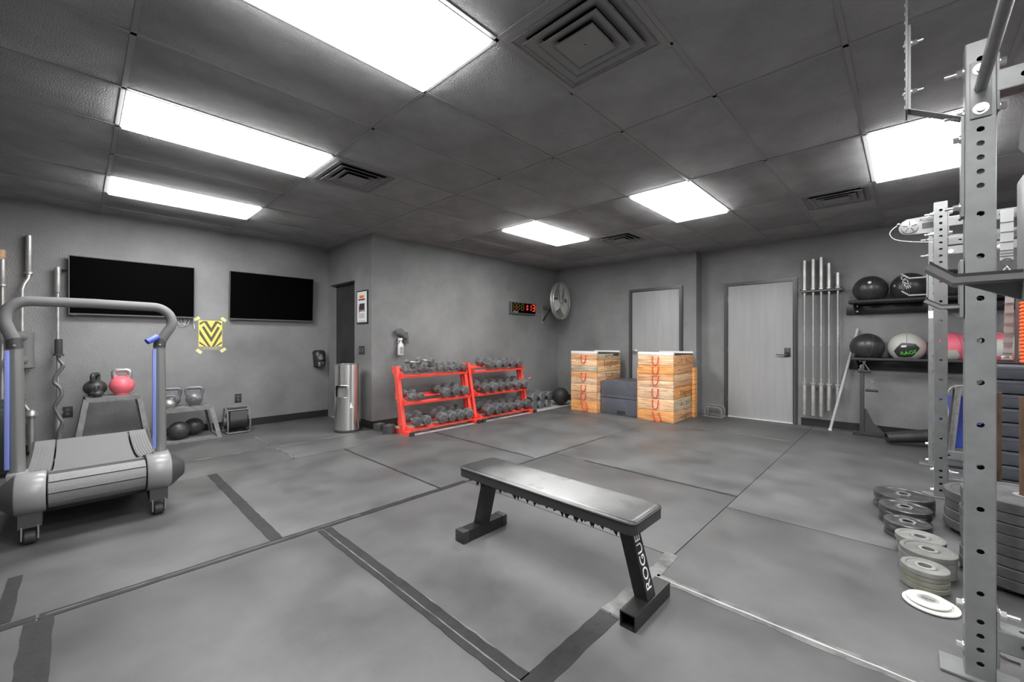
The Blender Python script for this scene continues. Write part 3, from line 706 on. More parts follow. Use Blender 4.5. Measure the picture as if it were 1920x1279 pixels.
# deep plate with diamond windows behind the second upright
t = thing('gusset_beam', 'flat steel beam with diamond cutouts behind the far uprights', 'beam', (.6, 5.64, 2.15))
mb = MB(); yb_ = 5.655; x = .24; fr_ = []
def slab_with_windows(x0, n_, pitch, z0, z1, y0, y1):
    mb = MB()
    for i in range(n_):
        a, b = x0 + i * pitch, x0 + (i + 1) * pitch; zc = (z0 + z1) / 2 + .02; cx = (a + b) / 2
        per = [(a, z0), (cx, z0), (b, z0), (b, zc), (b, z1), (cx, z1), (a, z1), (a, zc)]
        hol = [(cx - .012, zc - .036), (cx + .012, zc - .036), (cx + .05, zc - .036), (cx + .034, zc), (cx + .012, zc + .036), (cx - .012, zc + .036), (cx - .05, zc + .036), (cx - .034, zc)]
        vv = [(p[0], yy, p[1]) for yy in (y0, y1) for p in per + hol]
        ff = []
        for j in range(8):
            k = (j + 1) % 8
            ff += [(j, k, 8 + k, 8 + j), (16 + j, 24 + j, 24 + k, 16 + k), (8 + j, 8 + k, 24 + k, 24 + j), (j, 16 + j, 16 + k, k)]
        mb.add(vv, ff)
    return mb
obj('beam_plate', slab_with_windows(.235, 8, .15, 2.02, 2.20, 5.640, 5.648), 'rig', t)
mb = MB()
for i in range(8): mb.tube([(.30 + .15 * i, 5.640, 2.045), (.30 + .15 * i, 5.632, 2.045)], .019, 16); mb.tube([(.30 + .15 * i, 5.632, 2.045), (.30 + .15 * i, 5.624, 2.045)], .010, 8)
obj('bolt', mb, 'zinc', t)['kind'] = 'stuff'
obj('crossmember', holed_tube(1.965, 4.60, PX + .0395, 1.42, 'x', [PX + .10 + .1 * i for i in range(12)], .06), 'rig', rig, flat=True)
# landmine sleeve low on the near crossmember
t = thing('landmine_sleeve', 'dark swivel tube bolted low on the rig beside the bumper plates', 'barbell holder', (.36, 2.14, .2))
obj('bracket', MB().box(.31, .41, 2.170, 2.206, .14, .24, .003), 'rig', t)
obj('tube', MB().ring([(.034, 0), (.026, 0), (.026, -.16), (.034, -.16)], 20, (.36, 2.168, .205), 'y'), 'benchsteel', t)

# straps
def strap(name, label, segs, w_, m='strap', group=None, buckle=None):
    t = thing(name, label, 'strap', segs[0], group=group)
    mb = MB(); th = .004
    for a, b in zip(segs[:-1], segs[1:]): mb.bar(a, b, w_, th, (0, 1, 0))
    obj('webbing', mb, m, t)
    return t
t = strap('hanging_strap', 'wide gray webbing strap hanging from the rig beside the orange rope', [(.515, 4.54, 2.14), (.513, 4.54, 1.78)], .062)
mb = MB()
for z in (2.05, 1.98, 1.91, 1.85, 1.83, 1.81): mb.box(.483, .546, 4.5345, 4.5375, z - .002, z + .002)
obj('stitch_line', mb, 'band', t)
obj('buckle', MB().ring([(.030, -.004), (.022, -.004), (.022, .004), (.030, .004)], 16, (.514, 4.54, 1.765), 'y'), 'steel', t)
obj('clip', MB().tube([(.514, 4.54, 1.735), (.50, 4.54, 1.71), (.514, 4.54, 1.685), (.528, 4.54, 1.71)], .006, 8, closed=True), 'zinc', t)
t = strap('hanging_strap', 'narrow gray webbing strap ending above the stacked gym mats', [(.525, 4.50, 1.62), (.512, 4.485, 1.16), (.505, 4.475, 1.075)], .042)
mb = MB()
for i in range(7): mb.box(.486 + .002 * i, .534 + .002 * i, 4.471 + .0028 * i, 4.478 + .0028 * i, 1.12 + .07 * i, 1.123 + .07 * i)
obj('stitch_line', mb, 'band', t)
obj('buckle', MB().box(.497, .555, 4.485, 4.512, 1.60, 1.63, .003), 'steel', t); obj('buckle', MB().box(.478, .535, 4.46, 4.49, 1.075, 1.10, .003), 'steel', t)
obj('dark_webbing', MB().bar((.560, 4.51, 1.62), (.552, 4.50, 1.06), .018, .004, (0, 1, 0)), 'band', t)
# looped band hung on the near crossmember
t = thing('exercise_band', 'loop of wide gray band hanging over the top crossmember', 'band', (.36, 2.245, 2.1))
pa = [(.345, 2.315, 2.0), (.33, 2.318, 2.10), (.335, 2.305, 2.172), (.345, 2.245, 2.182), (.35, 2.185, 2.172), (.345, 2.172, 2.10), (.325, 2.172, 2.00), (.300, 2.185, 1.92), (.295, 2.195, 1.865), (.318, 2.215, 1.838), (.36, 2.24, 1.838), (.385, 2.26, 1.87), (.375, 2.285, 1.94)]
mb = MB(); n_ = len(pa); vv = []; ff = []
for i, p in enumerate(pa):
    tv = (Vector(pa[(i + 1) % n_]) - Vector(pa[i - 1])).normalized(); sd = Vector((.80, .35, .1)); sd = (sd - tv * sd.dot(tv)).normalized() * .026; nn = tv.cross(sd).normalized() * .003
    p = Vector(p); vv += [p - sd - nn, p + sd - nn, p + sd + nn, p - sd + nn]
for i in range(n_):
    o, q = i * 4, ((i + 1) % n_) * 4
    for j in range(4): ff.append((o + j, o + (j + 1) % 4, q + (j + 1) % 4, q + j))
obj('band_loop', mb.add(vv, ff), 'band', t, angle=60)

# ------------------------------------------------------------------ bumper stacks on their peg stands
def bumper(c, z, r, h, label, group):
    t = thing('bumper_plate', label, 'weight plate', (c[0], c[1], z), group=group)
    g = .004
    obj('rubber_disc', MB().ring([(r - g, 0), (r, g), (r, h - g), (r - g, h), (r - .03, h), (r - .036, h - .006), (.075, h - .006), (.07, h - .002), (.027, h - .002), (.027, .002), (.075, .002), (r - .036, .004), (r - .03, 0)], 40, (c[0], c[1], z)), 'bumper', t)
    obj('hub', MB().ring([(.046, h - .0018), (.046, h + .0005), (.0265, h + .0005), (.0265, h - .0018)], 24, (c[0], c[1], z)), 'barsteel', t)
    return t
def peg_stand(c, h, label):
    t = thing('plate_stand', label, 'plate stand', (c[0], c[1], 0), group='rusty pipe plate stands')
    obj('base', MB().box(c[0] - .16, c[0] + .16, c[1] - .16, c[1] + .16, .0012, .028, .004), 'rubber', t)
    obj('peg', MB().ring([(.0225, 0), (.0225, h), (.018, h), (.018, 0)], 18, (c[0], c[1], .028)), 'rust', t)
STK = [((.399, 3.896), 4, .058, 'the low stack by the second upright', .225, .892), ((.429, 3.242), 8, .0512, 'the tall stack by the rig', .225, .93)]
for c, n_, h, where, r, peg in STK:
    for k in range(n_):
        hk = h + (.008 if (k * 7) % 3 == 1 else -.004)
        z = .030 + k * h + .0005 * k
        rr_ = r - (.006 if (k * 5) % 4 == 2 else 0)
        bumper((c[0] + random.uniform(-.002, .002), c[1] + random.uniform(-.002, .002)), z, rr_, h - .0015, f'worn black bumper plate, {ORD[n_ - 1 - k]} from the top of {where}', 'bumper plates by the rig')
    if peg: peg_stand(c, peg - .028, f'rusty pipe plate stand holding {where}')
    else: peg_stand(c, .35, f'short pipe plate stand under {where}')

# stacked gym mats behind the bumper plates
zt = 1.047; zs = [0.0012]; nm = 11
for k in range(nm):
    z0 = .0012 + (zt - .0012) * k / nm; z1 = .0012 + (zt - .0012) * (k + 1) / nm
    t = thing('gym_mat', f'dark gray gym mat, {ORD[nm - 1 - k]} from the top of the pile behind the bumper plates', 'mat', (.85, 4.25, z0), group='piled gym mats')
    dx = random.uniform(-.006, .006)
    obj('cushion', MB().box(.42 + dx, 1.30 + dx, 4.25 + dx, 4.545, z0, z1 - .006, .012), 'boxvinyl', t)
    obj('seam', MB().box(.419 + dx, 1.301 + dx, 4.249 + dx, 4.5455, (z0 + z1) / 2 + .018, (z0 + z1) / 2 + .021, .001), 'rubber', t)
t = thing('battle_rope', 'bright orange rope coiled upright on the piled gym mats', 'rope', (.66, 4.38, 1.042))
pa = []
for i in range(19 * 14):
    a = 2 * PI * i / 14; pa.append((.648 + .085 * math.cos(a), 4.385 + .085 * math.sin(a), 1.056 + i / 14 * .0245))
obj('coil', MB().tube(pa, .0128, 10), 'orange', t)
obj('rope_core', MB().cyl((.648, 4.385, 1.042), (.648, 4.385, 1.50), .06, 18), 'orange', t)

# ------------------------------------------------------------------ televisions, poster, wall fittings on the left wall
def tv(name, label, y0, y1, zb, zt_, tilt, roll):
    cy, cz = (y0 + y1) / 2, (zb + zt_) / 2; hw, hh = (y1 - y0) / 2, (zt_ - zb) / 2
    t = thing(name, label, 'television', (XL + .085, cy, cz), (R(roll), R(tilt), 0), group='wall televisions')
    L = dict(world=False)
    obj('housing', MB().box(-.028, .004, -hw, hw, -hh, hh, .004), 'black', t, **L)
    e = .008
    obj('bezel', MB().prism([(-hw, -hh), (hw, -hh), (hw, hh), (-hw, hh), (-hw, -hh + .0001), (-hw + e, -hh + e + .008), (-hw + e, hh - e), (hw - e, hh - e), (hw - e, -hh + e + .008), (-hw + e, -hh + e + .0079)], .002, .008, 'x'), 'bezel', t, **L)
    obj('screen', MB().box(.003, .006, -hw + e, hw - e, -hh + e + .008, hh - e), 'screen', t, **L)
    obj('wall_mount', MB().box(-.075, -.028, -.20, .20, -.15, .15, .004), 'black', t, **L)
    obj('status_light', MB().box(.0, .007, -hw + .03, -hw + .06, -hh - .010, -hh + .001, .002), 'bezel', t, **L)
    return t
tv('television', 'switched-off wall television behind the treadmill grab bar', -.078, 1.035, 1.497, 2.150, 2, 0)
tv('television', 'switched-off wall television near the return wall and soap dispenser', 1.415, 2.515, 1.498, 2.160, 3, 0)
t = thing('dangling_cable', 'thin white cables looping below the television behind the treadmill', 'cable', (XL + .03, .95, 1.5))
for y0, y1, dz_ in ((.86, .97, .10), (.875, .95, .075), (.90, 1.0, .085)):
    obj('cable', MB().tube(smooth([(XL + .02, y0, 1.52), (XL + .02, y0 + .005, 1.46), (XL + .025, (y0 + y1) / 2 - .02, 1.50 - dz_), (XL + .025, (y0 + y1) / 2 + .02, 1.50 - dz_), (XL + .02, y1 - .01, 1.47), (XL + .02, y1, 1.52)]), .0035, 6), 'cable', t)
obj('plug', MB().tube([(XL + .02, 1.03, 1.52), (XL + .022, 1.035, 1.44), (XL + .022, 1.04, 1.40), (XL + .022, 1.043, 1.36)], [.003, .004, .009, .006], 8), 'cable', t)

def FL(y, z, d=.003): return (XL + d, y, z)
t = thing('poster', 'yellow poster with dark chevrons taped between the televisions', 'poster', (XL, 1.22, 1.275))
PY0, PY1, PZ0, PZ1 = 1.090, 1.350, 1.078, 1.475; PW, PH = PY1 - PY0, PZ1 - PZ0
def pq(a, b): return (PY0 + PW * a, PZ1 - PH * b)
obj('sheet', MB().prism([pq(0, 0), pq(1, 0), pq(1, 1), pq(0, 1)], XL + .001, XL + .003, 'x'), 'yellow', t)
def ink(pts, m='olive', d=.0035): obj('chevron_print', MB().prism([pq(*p) for p in pts], XL + .0028, XL + d, 'x'), m, t)
ink([(0, .875), (1, .875), (1, 1), (0, 1)], 'grayprint')
ink([(.20, .02), (.34, .02), (.53, .25), (.70, .02), (.84, .02), (.53, .41)])
ink([(.13, .225), (.22, .18), (.53, .56), (.80, .19), (.90, .235), (.53, .73)])
ink([(.03, .29), (.03, .46), (.40, .875), (.50, .875)]); ink([(.98, .29), (.98, .46), (.66, .875), (.55, .875)])
ink([(.03, .09), (.20, .02), (.24, .06), (.05, .16)]); ink([(.97, .09), (.80, .02), (.78, .06), (.95, .16)])
ink([(.03, .70), (.03, .77), (.24, .87), (.33, .87)]); ink([(.98, .70), (.98, .77), (.78, .87), (.70, .87)])
text('lettering', 'H Y R O X', .034, 'yellow', t, frame((XL + .0036, (PY0 + PY1) / 2, PZ1 - PH * .935), (0, 1, 0), (0, 0, 1)), .0006, sx=.95)
for (a, b, an, m) in ((-.08, -.05, 28, 'paletape'), (1.06, -.05, -40, 'paletape'), (.02, 1.03, -42, 'paletape'), (1.04, 1.0, 38, 'paletape')):
    y, z = pq(a, b); mb = MB(); mb.m = Matrix.Translation((XL + .0035, y, z)) @ Matrix.Rotation(R(an), 4, 'X')
    obj('tape_piece', mb.box(0, .001, -.035, .035, -.02, .02), m, t)

t = thing('soap_dispenser', 'black and chrome soap dispenser on the wall beside the doorway', 'dispenser', (XL, 2.60, .9))
obj('back_shell', MB().prism([(2.53, 1.03), (2.56, 1.055), (2.68, 1.055), (2.71, 1.03), (2.69, .80), (2.55, .80)], XL, XL + .055, 'x'), 'black', t)
obj('front_cover', MB().lathe([(.085, -.115), (.092, -.02), (.088, .08), (.06, .115), (0, .12)], 24, (XL + .05, 2.62, .925), 'z', (.85, 1)), 'black', t)
obj('window', MB().lathe([(.050, -.09), (.060, 0), (.052, .075)], 18, (XL + .088, 2.62, .93), 'z', (.7, 1)), 'boxsteel', t)
obj('push_lever', MB().box(XL + .10, XL + .135, 2.575, 2.665, .80, .875, .012), 'chrome', t)
t = thing('framed_notice', 'white framed notice with an orange heading on the return wall', 'sign', (-5.55, YR, 1.68))
sx0, sx1, sz0, sz1 = -5.715, -5.39, 1.445, 1.915
obj('frame', MB().box(sx0, sx1, YR - .014, YR - .001, sz0, sz1, .003), 'black', t)
obj('sheet', MB().box(sx0 + .022, sx1 - .022, YR - .016, YR - .013, sz0 + .022, sz1 - .018), 'paper', t)
def nb(x0, x1, z0, z1, m): obj('printed_block', MB().box(x0, x1, YR - .0172, YR - .0155, z0, z1), m, t)
cx = (sx0 + sx1) / 2
nb(cx - .07, cx + .06, 1.805, 1.845, 'orangeprint'); nb(cx - .10, cx + .09, 1.775, 1.795, 'darkprint')
nb(cx - .07, cx + .08, 1.64, 1.73, 'darkprint'); nb(cx - .09, cx - .07, 1.60, 1.70, 'redprint'); nb(cx - .08, cx + .09, 1.615, 1.645, 'grayprint')
for z in (1.585, 1.567, 1.549, 1.531): nb(cx - .09, cx + .08, z - .005, z + .004, 'grayprint')
nb(cx - .10, cx + .10, 1.48, 1.487, 'grayprint')
t = thing('light_switch', 'black double light switch under the framed notice', 'switch', (-5.58, YR, 1.07))
obj('plate', MB().box(-5.665, -5.50, YR - .008, YR, 1.015, 1.13, .003), 'rubber', t)
for x in (-5.62, -5.545): obj('rocker', MB().box(x - .018, x + .018, YR - .012, YR - .007, 1.038, 1.106, .003), 'bezel', t)
def outlet(y, z, label):
    t = thing('wall_outlet', label, 'outlet', (XL, y, z))
    obj('plate', MB().box(XL, XL + .008, y - .04, y + .04, z - .06, z + .06, .003), 'rubber', t)
    for dz_ in (-.022, .022): obj('socket', MB().cyl((XL + .006, y, z + dz_), (XL + .011, y, z + dz_), .016, 16), 'bezel', t)
outlet(1.535, .405, 'black wall outlet above the blower'); outlet(-.085, .415, 'black wall outlet beside the curl bar')
t = thing('wall_hook', 'small dark bracket peg beside the television edge', 'bracket', (XL, -.13, 1.98))
obj('peg', MB().bar((XL, -.145, 1.98), (XL + .05, -.10, 1.98), .02, .02), 'black', t)

# ------------------------------------------------------------------ bars leaning on the left wall
def leaning(x, y):  return XL + .05
bx = XL + .075
t = thing('barbell', 'straight steel barbell leaning on the wall behind the curl bar', 'barbell', (bx, -.155, 0))
lean = lambda z: bx + (2.0 - z) * .02
obj('shaft', MB().cyl((lean(.43), -.155, .43), (lean(1.72), -.157, 1.72), .0145, 14), 'barsteel', t)
obj('sleeve', MB().lathe([(.024, .0), (.025, .004), (.025, .275), (.021, .28)], 20, (lean(1.86), -.157, 1.73)), 'barsteel', t)
obj('sleeve', MB().lathe([(.024, .0), (.025, .004), (.025, .40), (.021, .41)], 20, (lean(.2), -.155, .012)), 'barsteel', t)
obj('collar', MB().cyl((lean(.43), -.155, .415), (lean(.43), -.155, .44), .037, 20), 'barsteel', t)
t = thing('curl_bar', 'zigzag steel curl bar standing in front of the straight barbell', 'barbell', (bx + .1, -.145, 0))
cx_ = bx + .145; cy_ = -.148
zz = [(1.06, 0), (1.01, .004), (.96, .030), (.93, .032), (.83, -.022), (.76, -.028), (.71, .010), (.63, .022), (.55, -.012), (.50, -.028), (.44, -.008), (.38, .012), (.33, .03), (.27, .012), (.23, .004), (.18, .006), (.14, 0)]
obj('shaft', MB().tube(smooth([(cx_ + d_ * .3, cy_ + d_, z) for z, d_ in zz], 3), .0175, 12), 'kettlesteel', t)
obj('sleeve', MB().lathe([(.030, 0), (.031, .004), (.031, .155), (.026, .16)], 20, (cx_, cy_, 1.065)), 'treaddark', t)
obj('collar', MB().cyl((cx_, cy_, 1.045), (cx_, cy_, 1.065), .042, 20), 'treaddark', t)
obj('sleeve', MB().lathe([(.026, 0), (.026, .13)], 20, (cx_, cy_, .002)), 'barsteel', t)
obj('collar', MB().cyl((cx_, cy_, .13), (cx_, cy_, .15), .042, 20), 'barsteel', t)
t = thing('safety_squat_bar', 'tall cambered steel bar with a black padded yoke leaning on the wall', 'barbell', (bx, -.37, 0))
sy = -.362
obj('sleeve', MB().lathe([(.024, 0), (.0255, .004), (.0255, .385), (.021, .39)], 20, (bx - .02, sy, 1.93)), 'barsteel', t)
obj('collar', MB().cyl((bx - .02, sy, 1.91), (bx - .02, sy, 1.93), .036, 20), 'barsteel', t)
obj('shaft', MB().tube([(bx - .02, sy, 1.92), (bx - .015, sy - .006, 1.86), (bx + .0, sy - .032, 1.80), (bx + .005, sy - .045, 1.74), (bx + .01, sy - .046, 1.1), (bx + .03, sy - .046, .62), (bx + .035, sy - .03, .54), (bx + .04, sy, .48)], [.02] + [.018] * 7, 14), 'barsteel', t)
obj('yoke_pad', MB().lathe([(.05, 0), (.064, .012), (.062, .06), (.058, .20), (.062, .33), (.062, .378), (.05, .39)], 24, (bx + .03, sy - .02, .915)), 'foam', t)
for z in (1.245, 1.000):
    obj('arm_pad', MB().tube([(bx + .04, sy - .03, z), (bx + .12, sy - .07, z + .008), (bx + .22, sy - .12, z + .004), (bx + .232, sy - .126, z)], [.05, .052, .042, .02], 18), 'foam', t)
    obj('grip', MB().cyl((bx + .20, sy - .112, z), (bx + .28, sy - .15, z), .015, 12), 'barsteel', t)
obj('sleeve', MB().lathe([(.0255, 0), (.0255, .40), (.02, .405)], 20, (bx + .05, sy + .02, .05)), 'barsteel', t)
obj('flange', MB().lathe([(.05, 0), (.05, .02), (.03, .06), (.0, .075)], 20, (bx + .05, sy + .02, .42)), 'barsteel', t)
t = thing('barbell', 'steel barbell standing at the frame edge before the peach wooden pole', 'barbell', (bx, -.545, 0))
obj('sleeve', MB().lathe([(.024, 0), (.0255, .004), (.0255, .25), (.021, .255)], 20, (bx + .04, -.535, 1.78)), 'barsteel', t)
obj('collar', MB().cyl((bx + .04, -.535, 1.76), (bx + .04, -.535, 1.78), .037, 20), 'barsteel', t)
obj('shaft', MB().cyl((bx + .07, -.535, .1), (bx + .04, -.535, 1.765), .0145, 14), 'barsteel', t)
obj('sleeve', MB().lathe([(.0255, 0), (.0255, .38)], 20, (bx + .07, -.535, .012)), 'barsteel', t)
t = thing('wooden_pole', 'peach wooden pole with a capped top in the wall corner', 'pole', (XL + .04, -.56, 0))
obj('shaft', MB().cyl((XL + .04, -.552, .002), (XL + .035, -.552, 2.10), .028, 18), 'tan', t)
obj('cap', MB().lathe([(.030, 0), (.034, .004), (.034, .02), (.031, .024), (.034, .05), (.034, .075), (.028, .08)], 20, (XL + .036, -.552, 2.06)), 'tan', t)
t = thing('hard_case', 'black ribbed hard case standing on edge behind the treadmill post', 'case', (-6.35, -.42, 0))
obj('shell', MB().box(-6.50, -5.72, -.80, -.385, .03, .62, .03), 'case', t)
for x in (-6.42, -6.30, -6.18, -6.06, -5.94, -5.82): obj('rib', MB().box(x - .012, x + .012, -.81, -.372, .022, .632, .008), 'case', t)
obj('end_panel', MB().box(-5.725, -5.70, -.76, -.42, .08, .57, .02), 'case', t)
obj('latch', MB().box(-5.705, -5.685, -.60, -.54, .10, .16, .008), 'chrome', t)
for x in (-6.4, -5.8): obj('foot', MB().box(x - .04, x + .04, -.76, -.42, .0012, .04, .005), 'rubber', t)
t = thing('label_sheet', 'white tag on the end of the black hard case', 'tag', (-5.9, -.384, .3))
obj('paper_upper', MB().box(-6.38, -6.33, -.372, -.3705, .34, .44), 'paper', t); obj('paper_lower', MB().box(-6.38, -6.33, -.372, -.3705, .20, .27), 'paper', t)

# ------------------------------------------------------------------ steel plyo boxes and kettlebells
def plyo(label, cx, cy, wy, wx, h, sp, rz=0, extra=False, group='steel step boxes'):
    """A-frame box: top plate with folded edges, four angle legs, base frame. wy along the wall, wx off it"""
    t = thing('plyo_box', label, 'plyo box', (cx, cy, 0), (0, 0, rz), group=group); L = dict(world=False)
    tx, ty = wx / 2, wy / 2; bx_, by_ = tx + sp * .8, ty + sp
    obj('top_plate', MB().box(-tx, tx, -ty, ty, h - .006, h, .002), 'boxsteel', t, **L)
    mb = MB()
    for q in (-1, 1): mb.box(q * tx - .003, q * tx + .003, -ty, ty, h - .045, h); mb.box(-tx, tx, q * ty - .003, q * ty + .003, h - .045, h)
    obj('folded_edge', mb, 'boxsteel', t, **L)
    for a, b in ((-1, -1), (1, -1), (1, 1), (-1, 1)):
        p0 = Vector((a * bx_, b * by_, .002)); p1 = Vector((a * (tx - .004), b * (ty - .004), h - .01)); mb = MB()
        mb.bar(p0, p1, .006, .045, (0, 1, 0)); mb.bar(p0 + Vector((-a * .02, b * .0, 0)), p1 + Vector((-a * .02, 0, 0)), .045, .006, (0, 1, 0))
        obj('leg', mb, 'boxsteel', t, **L)
    for q in (-1, 1):
        obj('base_rail', MB().bar((-bx_, q * by_, .014), (bx_, q * by_, .014), .03, .024), 'boxsteel', t, **L)
    obj('base_rail', MB().bar((-bx_, -by_, .014), (-bx_, by_, .014), .03, .024), 'boxsteel', t, **L)
    obj('base_rail', MB().bar((bx_, -by_, .014), (bx_, by_, .014), .03, .024), 'boxsteel', t, **L)
    return t
plyo('tall steel step box holding the pink kettlebell', -6.40, .262, .42, .36, .60, .085)
plyo('low steel step box holding the gray kettlebells', -6.40, .905, .46, .36, .405, .075)
def kettlebell(label, c, r, m, hm, rz=0, sq=.86, hs=1.0, disc=False):
    t = thing('kettlebell', label, 'kettlebell', c, (0, 0, rz), group='kettlebells on the steel boxes'); L = dict(world=False)
    zc = r * sq; n = 14
    prof = [(r * .58, 0)] + [(r * math.cos(R(a)), zc + r * sq * math.sin(R(a))) for a in range(-54, 91, 9)]
    prof[-1] = (0, prof[-1][1])
    obj('bell', MB().lathe(prof, 32), m, t, **L) if False else obj('bell', MB().lathe(prof, 32), m, t, world=False)
    hw, hz, tr = r * .60 * hs, r * sq * 2 * .86, r * .18 + .004
    top = hz + r * .86
    pa = [(0, -hw * .80, hz - r * .25), (0, -hw * .95, hz + r * .05)]
    pa += arc((-hw + r * .26, top - r * .28), r * .28, 180, 90, 5, lambda a, b: (0, a, b))
    pa += arc((hw - r * .26, top - r * .28), r * .28, 90, 0, 5, lambda a, b: (0, a, b))
    pa += [(0, hw * .95, hz + r * .05), (0, hw * .80, hz - r * .25)]
    obj('handle', MB().tube(pa, tr, 12), hm, t, world=False)
    if disc: obj('emblem', MB().ring([(r * .32, .0), (r * .36, .0), (r * .36, .004), (r * .32, .004)], 24, (r * .985, 0, zc), 'x'), 'bezel', t, world=False)
    return t
kb = kettlebell('pink kettlebell with a bare steel handle on the tall step box', (-6.38, .335, .6012), .108, 'pink', 'barsteel', R(-8), .97)
for b in (-1, 1): obj('horn', MB().tube([(0, b * .045, .165), (0, b * .055, .195), (0, b * .058, .222)], [.03, .024, .021], 12), 'pink', kb, world=False)
kettlebell('large black kettlebell behind the small one on the tall step box', (-6.46, .125, .6012), .098, 'kettle', 'kettle', R(70), .90, 1.1)
kettlebell('small black kettlebell at the front edge of the tall step box', (-6.27, .135, .6012), .054, 'kettle', 'kettle', R(75), .72, 1.1)
kettlebell('gray kettlebell with a ringed emblem on the low step box', (-6.36, .985, .4062), .088, 'kettlesteel', 'kettlesteel', R(-15), .95, 1.5, True)
kettlebell('gray kettlebell at the back of the low step box', (-6.47, .785, .4062), .085, 'kettlesteel', 'kettlesteel', R(-12), .95, 1.5)
kettlebell('small pale kettlebell at the front of the low step box', (-6.28, .735, .4062), .058, 'barsteel', 'kettlesteel', R(-15), .95, 1.45)
def ball(name, label, c, r, m, cat='ball', group=None, seams=0, tilt=(0, 0, 0), valve=True, sc=1):
    t = thing(name, label, cat, c, tilt, group=group)
    obj('shell', MB().ball((0, 0, 0), r, (1, 1, sc)), m, t, world=False, angle=180)
    if seams:
        for a in range(seams):
            mb = MB(); an = PI * a / seams
            mb.tube([(math.cos(an) * math.cos(q) * r * 1.001, math.sin(an) * math.cos(q) * r * 1.001, math.sin(q) * r * 1.001 * sc) for q in [2 * PI * i / 40 for i in range(40)]], .0022, 5, closed=True)
            obj('seam', mb, 'bezel', t, world=False)
    if valve: obj('valve', MB().cyl((0, r * .985, 0), (0, r * 1.002, 0), .008, 10), 'bezel', t, world=False)
    return t
SB = 'slam balls under the step boxes'
ball('slam_ball', 'gray slam ball peeking over the treadmill belt under the tall box', (-6.01, .35, .1212), .120, 'boxsteel', group=SB)
ball('slam_ball', 'gray slam ball lower behind the treadmill belt', (-5.92, .10, .1212), .120, 'boxsteel', group=SB)
ball('slam_ball', 'black slam ball in front under the low step box', (-6.33, .83, .1082 + .02), .107, 'kettle', group=SB)
ball('slam_ball', 'black slam ball at the back under the low step box', (-6.50, 1.00, .1082 + .02), .107, 'kettle', group=SB)
obj('base_tray', MB().box(-6.62, -6.17, .62, 1.19, .012, .0205, .002), 'boxsteel', bpy.data.objects['plyo_box.001'])

# blower on the floor
t = thing('blower', 'black drum blower in a tube cradle on the floor by the wall', 'blower', (-6.40, 1.44, 0))
by_, bz_, bX = 1.445, .150, -6.42
obj('drum', MB().lathe([(.06, -.115), (.10, -.112), (.115, -.095), (.115, .095), (.10, .112), (.06, .115)], 28, (bX, by_, bz_), 'y'), 'black', t)
obj('motor_hub', MB().lathe([(.05, -.155), (.06, -.15), (.06, -.11)], 20, (bX, by_, bz_), 'y'), 'bezel', t)
ou = obj('outlet_duct', MB().prism([(bX - .10, bz_ + .05), (bX + .10, bz_ + .02), (bX + .115, .295), (bX - .06, .31)], by_ - .10, by_ + .10, 'y'), 'black', t)
for k in range(7): obj('grille_slat', MB().bar((bX + .108 + .0015 * k, by_ - .095, .19 + k * .015), (bX + .108 + .0015 * k, by_ + .095, .19 + k * .015), .006, .016), 'bezel', ou)
for q in (-.125, .125):
    y = by_ + q
    obj('cradle_loop', MB().tube([(bX + .12, y, .012), (bX + .135, y, .15), (bX + .10, y, .30), (bX - .06, y, .325), (bX - .13, y, .18), (bX - .13, y, .012)], .009, 10, closed=True), 'boxsteel', t)
for x, z in ((bX + .12, .012), (bX + .10, .302), (bX - .06, .325), (bX - .13, .012)): obj('cross_tube', MB().cyl((x, by_ - .125, z), (x, by_ + .125, z), .009, 10), 'boxsteel', t)

# steel bin
t = thing('steel_bin', 'tall brushed steel cylindrical waste bin beside the doorway', 'waste bin', (-5.44, 2.50, 0))
bc = (-5.44, 2.50); br_ = .165
def open_shell(r0, z0, z1, gap):
    """round wall with a window cut: gap=(a0,a1,zlo,zhi)"""
    n = 64; mb = MB(); zs = [z0, gap[2], gap[3], z1]; vv = []; ff = []
    for z in zs:
        for r in (r0, r0 - .004):
            for j in range(n): vv.append((bc[0] + r * math.cos(2 * PI * j / n), bc[1] + r * math.sin(2 * PI * j / n), z))
    I = lambda zi, ri, j: (zi * 2 + ri) * n + j % n
    j0, j1 = int(gap[0] / 360 * n), int(gap[1] / 360 * n)
    for zi in range(3):
        for j in range(n):
            if zi == 1 and j0 <= j < j1: continue
            ff += [(I(zi, 0, j), I(zi, 0, j + 1), I(zi + 1, 0, j + 1), I(zi + 1, 0, j)), (I(zi, 1, j), I(zi + 1, 1, j), I(zi + 1, 1, j + 1), I(zi, 1, j + 1))]
    for j in range(n): ff += [(I(0, 0, j), I(0, 1, j), I(0, 1, j + 1), I(0, 0, j + 1)), (I(3, 0, j), I(3, 0, j + 1), I(3, 1, j + 1), I(3, 1, j))]
    for j in range(j0, j1): ff += [(I(1, 0, j), I(1, 0, j + 1), I(1, 1, j + 1), I(1, 1, j)), (I(2, 0, j), I(2, 1, j), I(2, 1, j + 1), I(2, 0, j + 1))]
    ff += [(I(1, 0, j0), I(1, 1, j0), I(2, 1, j0), I(2, 0, j0)), (I(1, 0, j1), I(2, 0, j1), I(2, 1, j1), I(1, 1, j1))]
    return mb.add(vv, ff)
obj('body', open_shell(br_, .02, .875, (272, 336, .468, .613)), 'steel', t)
obj('rim', MB().ring([(br_ + .003, .862), (br_ + .003, .892), (br_ - .012, .892), (br_ - .012, .862)], 48, (*bc, 0)), 'steel', t)
obj('foot_ring', MB().lathe([(0, .0012), (br_ + .006, .0012), (br_ + .006, .022), (br_ + .001, .030), (0, .030)], 48, (*bc, 0)), 'rubber', t)
obj('lid', MB().lathe([(br_ - .012, .872), (br_ - .02, .884), (0, .886)], 40, (*bc, 0)), 'bezel', t)
